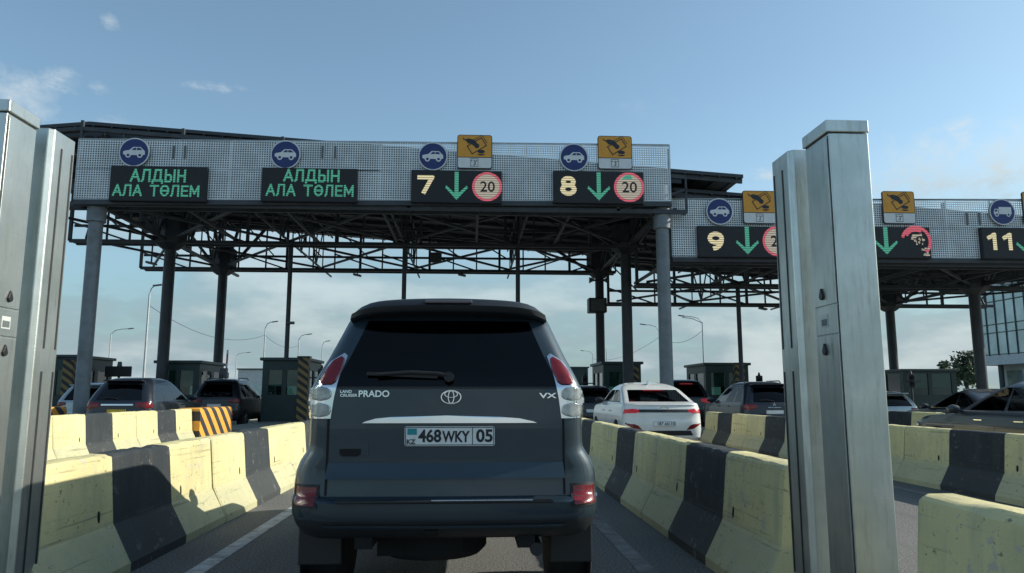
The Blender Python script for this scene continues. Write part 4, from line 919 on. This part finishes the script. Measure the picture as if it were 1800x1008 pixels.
def sedan(label, loc, pm, H=1.47, W_=.91, L=4.75, tint='glass', rz=0, fast=False, name='parked_car', lit=False, txt=None, z0=0):
    t = thing(name, label, 'car', loc, rz, 'cars queuing at the toll plaza'); k = H / 1.47; q = L / 4.75
    if fast:                                  # high tailed coupe-like body
        K = [(.24, .16, 4.60, .80, .15, .25, .03, .08), (.32, .06, 4.68, .88, .2, .3, .05, .14), (.46, .015, 4.74, W_, .26, .42, .07, .18), (.60, 0, 4.75, W_, .28, .45, .08, .18), (.72, .02, 4.74, W_, .28, .45, .08, .18), (.82, .02, 4.68, W_ - .01, .27, .45, .08, .18), (.90, .05, 4.56, W_ - .02, .25, .42, .08, .18), (.95, .08, 4.3, W_ - .03, .24, .4, .08, .16),
             (.985, .07, 3.62, W_ - .05, .24, .35, .08, .14), (1.01, .09, 3.52, W_ - .06, .24, .35, .08, .14), (1.03, .30, 3.46, W_ - .08, .14, .3, .08, .12), (1.045, .38, 3.42, W_ - .085, .10, .3, .08, .12), (1.30, 1.10, 2.86, W_ - .20, .10, .3, .08, .1), (1.37, 1.34, 2.66, W_ - .26, .15, .3, .08, .1), (1.43, 1.62, 2.44, W_ - .36, .2, .25, .08, .08), (1.47, 2.0, 2.2, W_ - .52, .15, .15, .05, .05)]
        zb, zt = 1.045, 1.30
    else:
        K = [(.20, .16, 4.60, .80, .15, .25, .03, .08), (.30, .06, 4.68, .88, .2, .3, .05, .14), (.45, .015, 4.74, W_, .26, .42, .07, .18), (.60, 0, 4.75, W_, .28, .45, .08, .18), (.74, .02, 4.72, W_, .28, .45, .08, .18), (.84, .03, 4.58, W_ - .015, .27, .42, .08, .18), (.88, .05, 4.35, W_ - .02, .25, .4, .08, .16),
             (.925, .07, 3.62, W_ - .03, .24, .35, .08, .14), (.95, .10, 3.50, W_ - .04, .24, .35, .08, .14), (.97, .55, 3.44, W_ - .055, .24, .3, .08, .12), (.985, .82, 3.40, W_ - .07, .22, .3, .08, .12), (1.18, 1.22, 3.0, W_ - .15, .2, .3, .08, .1), (1.36, 1.66, 2.58, W_ - .24, .2, .3, .08, .1), (1.41, 1.84, 2.40, W_ - .30, .2, .3, .08, .1), (1.45, 2.02, 2.22, W_ - .4, .15, .2, .06, .06), (1.47, 2.08, 2.16, W_ - .55, .1, .1, .03, .03)]
        K[-1] = (1.47, 2.0, 2.3, W_ - .55, .1, .1, .03, .03); K[-2] = (1.452, 1.94, 2.34, W_ - .42, .15, .2, .06, .06)
        zb, zt = .985, 1.36
    K = [(a[0] * k,) + (a[1] * q, a[2] * q) + a[3:] for a in K]
    S = Shell(K, side=(0, .10, .17, .19, .50, .54, .97, 1), rearf=(0, .3, .6, .97, 1), sub=.08, nC=4); c1 = S.c1
    holes = [dict(name='rear_window', z=(zb * k, zt * k), c=(0, S.cR - 1), m='glass_dark' if fast else tint, center=True), dict(name='windscreen', z=(zb * k, (zt + .05) * k), c=(S.c3, S.cN), m='glass_clear', center=True)]
    for a, b in ((1, 2), (3, 4), (5, 6)): holes.append(dict(name='side_window', z=(zb * k, zt * k), c=(c1 + a, c1 + b), m=tint))
    S.build(t, pm, holes, 'trim' if not fast else pm, .3 * k); sf = S.rear; seats(t, .70, 1.55 * q, 2.55 * q, .50 * k)
    for s in (1, -1):
        for y in (.98 * q, 3.78 * q): wheel(t, s * (W_ - .11), y, .325, .21); arch(t, s * (W_ - .001), y, .39)
        hd = MB()
        for y in (1.75 * q, 2.68 * q): hd.box((s * (W_ - .008), y, .84 * k), (.04, .21, .035))
        hd.build('door_handle', 'chrome' if not fast else pm, t, bevel=.01)
        gp = MB()
        for y in (1.32 * q, 2.30 * q, 3.32 * q): gp.bb(min(s * (W_ - .02), s * (W_ + .001)), max(s * (W_ - .02), s * (W_ + .001)), y, y + .008, .34 * k, .74 * k)
        gp.build('door_gap', 'under', t)
        hl = MB(); hl.box((s * (W_ - .24), 4.46 * q, .70 * k), (.34, .24, .13)); hl.build('headlight', 'clearlens', t, bevel=.05)
        wl = MB(); wl.path([(s * (S.par(zb * k)[2] + .002), .9 * q, zb * k), (s * (S.par(zb * k)[2] + .002), 3.3 * q, zb * k)], .009); wl.build('window_trim', 'chrome' if not fast else 'trim', t)
        if fast:
            patch([(s * x, z * k) for x, z in ((.54, .84), (.54, .885), (.70, .905), (W_ - .045, .90), (W_ - .02, .80), (.70, .805))], sf, .012, 'brakelit', 'tail_lamp', t, 6, 8, .03)
            patch([(s * x, z * k) for x, z in ((.50, .47), (.60, .58), (W_ - .05, .62), (W_ - .03, .60), (.66, .49))], sf, .006, 'redlens', 'reflector', t, 5, 8, .03)
        else: patch([(s * x, z * k) for x, z in ((.48, .72), (.48, .84), (W_ - .04, .86), (W_ - .02, .74))], sf, .012, 'redlens', 'tail_lamp', t, 5, 8, .03)
    if fast:
        patch([(-.56, .832 * k), (.56, .832 * k), (.56, .892 * k), (-.56, .892 * k)], sf, .016, 'trim', 'light_bar', t, 3, 12, .03)
        patch([(-.66, .36 * k), (.66, .36 * k), (.60, .46 * k), (-.60, .46 * k)], sf, .008, 'trim', 'rear_diffuser', t, 4, 12, .03)
        e = MB(); ringflat(e, .05, .075, -.02 + sf(0, .9 * k), 0, 20, o=(0, .905 * k), th=.012); e.v = [Vector((p.x * 1.35, p.y, (p.z - .905 * k) * .72 + .905 * k)) for p in e.v]; e.build('emblem', 'chrome', t)
        bl = MB(); y_ = S.par(1.29 * k)[0]; bl.bb(-.24, .24, y_ - .05, y_ - .02, 1.282 * k, 1.30 * k); bl.build('brake_lamp', 'brakelit', t)
        an = MB(); an.extr([(1.5 * q, 1.415 * k), (1.68 * q, 1.43 * k), (1.52 * q, 1.50 * k)], 'X', -.015, .015); an.build('aerial', pm, t)
    plate(t, sf, 0, (.60 if fast else .62) * k, .52, .112, 'plate', txt, .016)
    mirrors(t, W_ - (.12 if fast else .05), 3.18 * q, (zb + .02) * k, 'trim' if fast else pm)
    return t
sedan('white fastback car with lit red tail lamps, right of the dark SUV', (4.33, 16.6, 0), 'p_white', 1.60, .91, 4.75, 'glass_dark', fast=True, name='fastback_car', txt=[('187', -.16, -.03, -.036, .038, .02), ('ABG', -.01, .12, -.034, .03, .02), ('10', .15, .24, -.036, .038, .02)])
sedan('graphite sedan seen side-on behind the barrier at the right edge', (9.55, 9.6, 0), 'p_grey', 1.53, .93, 4.85, 'glass_clear', name='sedan')
sedan('dark sedan beyond the graphite sedan, only its bonnet and windscreen showing', (13.2, 16.4, 0), 'p_black', 1.45, .91, 4.75, 'glass_clear', name='sedan')
suv('black SUV with roof rails and three-diamond emblem, half behind the right steel cabinets', (8.95, 21.6, 0), 'p_dark', 1.70, .90, 4.4, emblem='MITSUBISHI', lamp='redlens')
suv('tall black SUV with a lit red high brake lamp, beyond the white car', (8.75, 29.6, 0), 'p_black', 1.92, .96, 4.7, lit=True, roofrails=False)
suv('dark grey crossover with yellow plate beyond the sunlit barriers on the left', (-9.95, 21.6, .0), 'p_dark', 1.80, .93, 4.55, plate_m='plateyellow', chromebar=True, roofrails=False, tint='glass')  # darker paint stands in for the canopy shade on this car
suv('black estate SUV with roof rails beyond the orange crash cushion', (-9.75, 29.0, 0), 'p_black', 1.92, .94, 4.7)
suv('silver hatchback with dark rear window between the left column and the grey crossover', (-14.0, 27.6, 0), 'p_silver', 1.74, .90, 4.3, roofrails=False, name='hatchback')
suv('dark car mostly hidden between the dark SUV tail lamp and the white car', (4.2, 25.4, 0), 'p_black', 1.62, .92, 4.4, roofrails=False, name='crossover')
suv('small silver car with dark rear window just right of the steel cabinets', (14.8, 25.2, 0), 'p_silver', 1.42, .86, 3.8, roofrails=False, name='hatchback')

# ------------------------------------------------------------------ toll booths and lane equipment
def booth(px0, px1, pytop, Y, label, x=None, w_=2.0, dpt=3.0):
    c = at((px0 + px1) / 2, 690, Y).x if x is None else x; H = at((px0 + px1) / 2, pytop, Y).z - .24
    t = thing('toll_booth', label, 'toll booth', (c, Y, .24), 0, 'dark green toll booths on the islands'); h = w_ / 2
    b = MB()                                 # walls around window openings
    z0, z1 = 1.05, 2.05
    b.bb(-h, h, 0, .08, 0, z0); b.bb(-h, h, 0, .08, z1, H - .12); b.bb(-h, -h + .25, .0, .08, z0, z1); b.bb(h - .25, h, 0, .08, z0, z1); b.bb(-.09, .09, 0, .08, z0, z1)
    b.bb(-h, h, dpt - .08, dpt, 0, z0); b.bb(-h, h, dpt - .08, dpt, z1, H - .12); b.bb(-h, -h + .3, dpt - .08, dpt, z0, z1); b.bb(h - .3, h, dpt - .08, dpt, z0, z1)
    for s in (-1, 1):
        a0, a1 = (-h, -h + .08) if s < 0 else (h - .08, h)
        b.bb(a0, a1, .08, dpt - .08, 0, z0); b.bb(a0, a1, .08, dpt - .08, z1, H - .12); b.bb(a0, a1, .08, .3, z0, z1); b.bb(a0, a1, 1.45, 1.75, z0, z1); b.bb(a0, a1, dpt - .35, dpt - .08, z0, z1)
    b.bb(-h + .08, h - .08, .08, dpt - .08, .0, .05)
    b.build('wall', 'booth', t)
    r = MB(); r.bb(-h - .1, h + .1, -.12, dpt + .12, H - .12, H); r.build('roof', 'booth_trim', t, bevel=.02)
    for a0, a1 in ((-h + .25, -.09), (.09, h - .25)):
        g_ = MB(); g_.bb(a0, a1, .03, .05, z0, z1); wn = g_.build('window', 'boothglass', t); f = MB(); f.bb(a0 + .02, a1 - .02, .056, .064, z0 + .35, z1); f.build('blind', 'blind', wn)
    for s in (-1, 1):
        for y0, y1 in ((.3, 1.45), (1.75, dpt - .35)):
            g_ = MB(); x_ = s * (h - .05); g_.bb(x_ - .01, x_ + .01, y0, y1, z0, z1); wn = g_.build('window', 'boothglass', t)
            if y0 < 1: f = MB(); f.bb(x_ - s * .03 - .004, x_ - s * .03 + .004, y0 + .02, y1 - .02, z0 + .1, z1); f.build('blind', 'blind', wn)
    g_ = MB(); g_.bb(-h + .3, h - .3, dpt - .05, dpt - .03, z0, z1); g_.build('window', 'boothglass', t)
    return t
booth(295, 360, 634, 31.6, 'dark green booth behind the grey crossover, left of the second column', -12.15, 1.75)
booth(482, 548, 629, 30.6, 'dark green booth with striped post, left of the dark SUV tail lamp', -7.55, 1.75)
booth(105, 165, 624, 31.2, 'dark green booth between the left steel cabinets and the front column', -16.9, 1.75)
booth(1058, 1120, 636, 33.0, 'dark green booth behind the white car, beside the middle column', 6.75, 1.7)
booth(1232, 1306, 638, 33.5, 'dark green booth behind the black SUV, left of the steel cabinets', 11.7, 2.0)
booth(1617, 1712, 649, 34.0, 'wide dark green booth behind the two sedans at the right', 21.6, 2.6)
def hazard_post(x, y, h, label):
    t = thing('hazard_post', label, 'post', (x, y, .24), 0, 'striped protection posts on the islands')
    MB().extr([(-.2, -.2), (.2, -.2), (.2, .2), (-.2, .2)], 'Z', 0, h).build('post', 'hazard', t, bevel=.03)
    MB().bb(-.24, .24, -.24, .24, h, h + .05).build('cap', 'frame', t)
for px, Y, h, l in ((533, 29.6, 2.5, 'yellow and black striped post in front of the booth left of the dark SUV'), (120, 29.8, 2.4, 'yellow and black striped post beside the left front column'),
                    (1114, 31.5, 2.3, 'yellow and black striped post between the middle column and the booth'), (1300, 32.2, 2.4, 'yellow and black striped post at the booth behind the black SUV')):
    hazard_post(at(px, 690, Y).x, Y, h, l)
def signal(px, pytop, Y, label):
    p = at(px, pytop, Y); t = thing('traffic_signal', label, 'traffic light', (p.x, Y, .24), 0, 'small traffic signals beside the booths'); h = p.z - .24
    MB().tube((0, 0, 0), (0, 0, h - .2), .05, .05, 10).build('pole', 'frame', t)
    q = MB(); q.bb(-.13, .13, -.1, .1, h - .75, h - .15); q.build('lamp_box', 'trim', t, bevel=.02)
    q = MB()
    for z in (h - .6, h - .32): q.lathe([(.09, -.16), (.08, -.1)], (0, 0, z), 'Y', 12)
    q.build('visor', 'under', t); MB().tube((0, 0, h - .15), (0, 0, h), .07, .03, 10).build('cap', 'frame', t)
    MB().bar((-.45, 0, h - .5), (.45, 0, h - .5), .05).build('arm', 'frame', t)
for px, py, Y, l in ((1334, 655, 34, 'small dark traffic signal between the green booth and the steel cabinets'), (1600, 652, 33, 'dark traffic signal left of the wide green booth at the right'), (1028, 655, 34, 'dark traffic signal right of the dark SUV tail lamp'), (566, 642, 30, 'dark traffic signal just left of the dark SUV tail lamp')):
    signal(px, py, Y, l)
p = at(208, 654, 33); t = thing('information_board', 'dark rectangular board on a stand above the roof of the grey crossover', 'board', (p.x, 33, .24))
MB().bb(-.55, .55, -.05, .05, p.z - .45, p.z + .0).build('panel', 'trim', t, bevel=.02); MB().tube((0, .08, 0), (0, .08, p.z - .1), .05).build('pole', 'frame', t); MB().tube((0, .08, p.z - .1), (0, .08, p.z + .2), .12, .08, 10).build('beacon', 'lampgrey', t)
p = at(402, 616, 33); t = thing('boom_barrier', 'raised red and white barrier arm behind the black estate SUV', 'boom barrier', (p.x, 33, .24))
MB().bb(-.2, .2, -.18, .18, 0, 1.05).build('cabinet', 'amberlens', t, bevel=.03); MB().bar((0, -.22, .9), (.03, -.22, p.z - .24), .10, .05).build('boom', 'redwhite', t)
p = at(388, 652, 32.6); t = thing('cable_clutter', 'jumble of dark boxes and cables at the foot of the far left column', 'equipment', (p.x, 32.6, .24)); q = MB(); rd = random.Random(5)
for i in range(9): q.box((rd.uniform(-.5, .5), rd.uniform(-.2, .2), 1.0 + rd.uniform(0, 1.1)), (rd.uniform(.1, .35), .2, rd.uniform(.1, .3)))
q.build('boxes', 'lampgrey', t); MB().bb(-.5, .5, -.15, .15, 0, 1.2).build('stand', 'trim', t)
p = at(455, 648, 60); t = thing('site_cabin', 'pale grey cabin far behind the left lanes beside the green booth', 'cabin', (p.x, 60, 0)); h = p.z
MB().bb(-1.6, 1.6, 0, 3, 0, h - .1).build('wall', 'wall_w', t); MB().bb(-1.7, 1.7, -.1, 3.1, h - .1, h).build('roof', 'booth_trim', t); MB().bb(-1.2, .3, -.03, 0, 1.0, 2.1).build('window', 'fac_glass', t)
p = at(1012, 645, 60); t = thing('site_cabin', 'dark far cabin just right of the dark SUV tail lamp', 'cabin', (p.x, 60, 0)); h = p.z
MB().bb(-1.0, 1.0, 0, 3, 0, h - .1).build('wall', 'booth', t); MB().bb(-1.1, 1.1, -.1, 3.1, h - .1, h).build('roof', 'booth_trim', t); MB().bb(-.6, .6, -.03, 0, 1.0, 2.1).build('window', 'boothglass', t)

# ------------------------------------------------------------------ street lamps and wires
TOPS = {}
def street_lamp(pxp, pxh, pytop, H, label, two=False, base=690):
    d_ = ray(pxp, pytop); D = (H - 1.3) / d_.z; x, y = d_.x * D, d_.y * D; arm = (pxh - pxp) / 1300 * y
    t = thing('street_lamp', label, 'street lamp', (x, y, 0), 0, 'street lamps beyond the toll plaza')
    MB().tube((0, 0, 0), (0, 0, H - .7), .11, .07, 10).build('pole', 'galv', t)
    s = math.copysign(1, arm); q = MB(); q.path([(0, 0, H - .75), (arm * .18, 0, H - .25), (arm * .5, 0, H - .05), (arm * .85, 0, H)], .05); q.build('arm', 'galv', t)
    q = MB(); q.box((arm * .93, 0, H + .02), (.75, .3, .12), 0, Matrix.Rotation(-s * R(8), 3, 'Y')); q.build('lamp_head', 'lampgrey', t, bevel=.04)
    if two: q = MB(); q.path([(0, .1, H - .75), (arm * .3, 1.5, H - .1), (arm * .6, 2.6, H + .1)], .05); q.build('arm', 'galv', t)
    return Vector((x, y, H - 1.6))
tl = [street_lamp(*a) for a in ((264, 278, 502, 10, 'tall galvanised street lamp behind the second column on the left'), (196, 231, 578, 10, 'galvanised street lamp with long arm above the dark board on the left'),
      (467, 484, 566, 10, 'galvanised street lamp between the far column and the thin post left of the SUV'), (526, 545, 588, 10, 'distant street lamp just above the booth left of the dark SUV'),
      (567, 577, 600, 10, 'most distant street lamp next to the dark SUV roof pillar'), (416, 438, 620, 10, 'distant street lamp above the black estate SUV'))]
tr = [street_lamp(*a) for a in ((1158, 1127, 571, 10, 'street lamp with arm to the left, just left of the front grey column'), (1234, 1194, 556, 10, 'street lamp with double arm right of the front grey column', True),
      (1042, 1022, 617, 10, 'distant street lamp behind the thin column right of the dark SUV'), (1066, 1058, 612, 10, 'distant thin street lamp between the two right columns'))]
def wire(a, b, sag, label):
    pts = []
    for i in range(15): u = i / 14; p = a.lerp(b, u); p.z -= sag * 4 * u * (1 - u); pts.append(p)
    o = MB(); o.path([q - a for q in pts], .022, 5); ob = o.build('overhead_wire', 'wire', loc=a); tag(ob, label, 'wire')
wire(tl[0], tl[2], 1.5, 'sagging wire from the tall left lamp to the lamp beside the thin post')
wire(tl[2], tl[3], .8, 'short wire between the two lamps left of the dark SUV')
wire(tr[1], tr[0], 1.0, 'sagging wire between the two lamps right of the middle column')
wire(tr[0], tr[2], 1.2, 'wire from the lamp left of the front grey column into the distance')

# ------------------------------------------------------------------ glass office building and trees on the right
def building():
    X0, Y0, Y1 = 43.0, 44.0, 61.0; zb = at(1735, 627, 60).z; zt = 10.2
    t = thing('office_building', 'glass fronted office building with white band at the right edge', 'building', (X0, Y0, 0)); L = Y1 - Y0
    b = MB(); b.bb(0, 14, 0, L, zb - .75, zb); b.bb(0.2, 14, .2, L - .2, zt, zt + .5); b.build('band', 'wall_w', t)
    b = MB(); b.bb(1.5, 13.5, 1, L - 1, 0, zb - .75); b.build('wall', 'wall_w', t)
    for i in range(4): c = MB(); c.tube((.6, 2 + i * (L - 4) / 3, 0), (.6, 2 + i * (L - 4) / 3, zb - .75), .2, .2, 12); c.build('pillar', 'mullion', t)
    gl = MB(); gl.bb(.25, 13.8, .25, L - .25, zb, zt); cw = gl.build('curtain_wall', 'fac_glass', t)
    m = MB(); n = 15
    for i in range(n + 1): y = .2 + (L - .4) * i / n; m.bb(.17, .25, y - .022, y + .022, zb, zt)
    for z in (zb + .1, zb + (zt - zb) * .33, zb + (zt - zb) * .45, zb + (zt - zb) * .78, zt - .1): m.bb(.16, .25, .2, L - .2, z - .03, z + .03)
    m.build('mullions', 'mullion', cw)
    for i in range(3): w_ = MB(); w_.bb(1.44, 1.5, 2 + i * 5, 5.5 + i * 5, .9, zb - 1.2); w_.build('window', 'fac_glass', t)
    rl = MB()
    for z in (1.0, 1.5): rl.path([(-1.5, 0, z), (-1.5, L, z)], .04)
    for i in range(9): rl.path([(-1.5, L * i / 8, 0), (-1.5, L * i / 8, 1.5)], .04)
    rl.build('railing', 'galv', t)
building()
def tree(px, pytop, Y, H0, wd, label, seed):
    rd = random.Random(seed); p = at(px, pytop, Y); H = p.z; t = thing('tree', label, 'tree', (p.x, Y, 0), 0, 'trees behind the right booth'); k = MB()
    k.tube((0, 0, 0), (.1, 0, H * .55), .22, .10, 8)
    tips = []
    for i in range(9):
        a = rd.uniform(0, 2 * PI); z0 = H * rd.uniform(.3, .55); e = Vector((math.cos(a) * wd * rd.uniform(.3, .9), math.sin(a) * wd * rd.uniform(.3, .9), H * rd.uniform(.55, .97))); k.tube((.05, 0, z0), e, .07, .02, 6); tips.append(e)
    k.build('trunk', 'bark', t); c = MB()
    for i in range(1500):
        b = rd.choice(tips); u = Vector((rd.gauss(0, .36) * wd * .8, rd.gauss(0, .36) * wd * .8, rd.gauss(0, .11) * H)); q = b + u
        if q.z > H: q.z = H - rd.random() * .6
        if q.z < H * .2: continue
        s = rd.uniform(.10, .22); a = Vector((rd.gauss(0, 1), rd.gauss(0, 1), rd.gauss(0, 1))).normalized() * s; bb_ = a.cross(Vector((rd.gauss(0, 1), rd.gauss(0, 1), rd.gauss(0, 1)))).normalized() * s * .6
        c.add([q - a, q + bb_, q + a, q - bb_], [(0, 1, 2, 3)])
    c.build('crown', 'leaf', t, fixn=False)
tree(1693, 617, 62, 0, 1.0, 'leafy tree behind the wide green booth, left of the thick dark column', 1)
tree(1592, 666, 70, 0, 1.2, 'small tree behind the traffic signal near the steel cabinets', 2)
tree(1668, 636, 66, 0, .6, 'slim tree top just left of the leafy tree over the wide booth', 4)
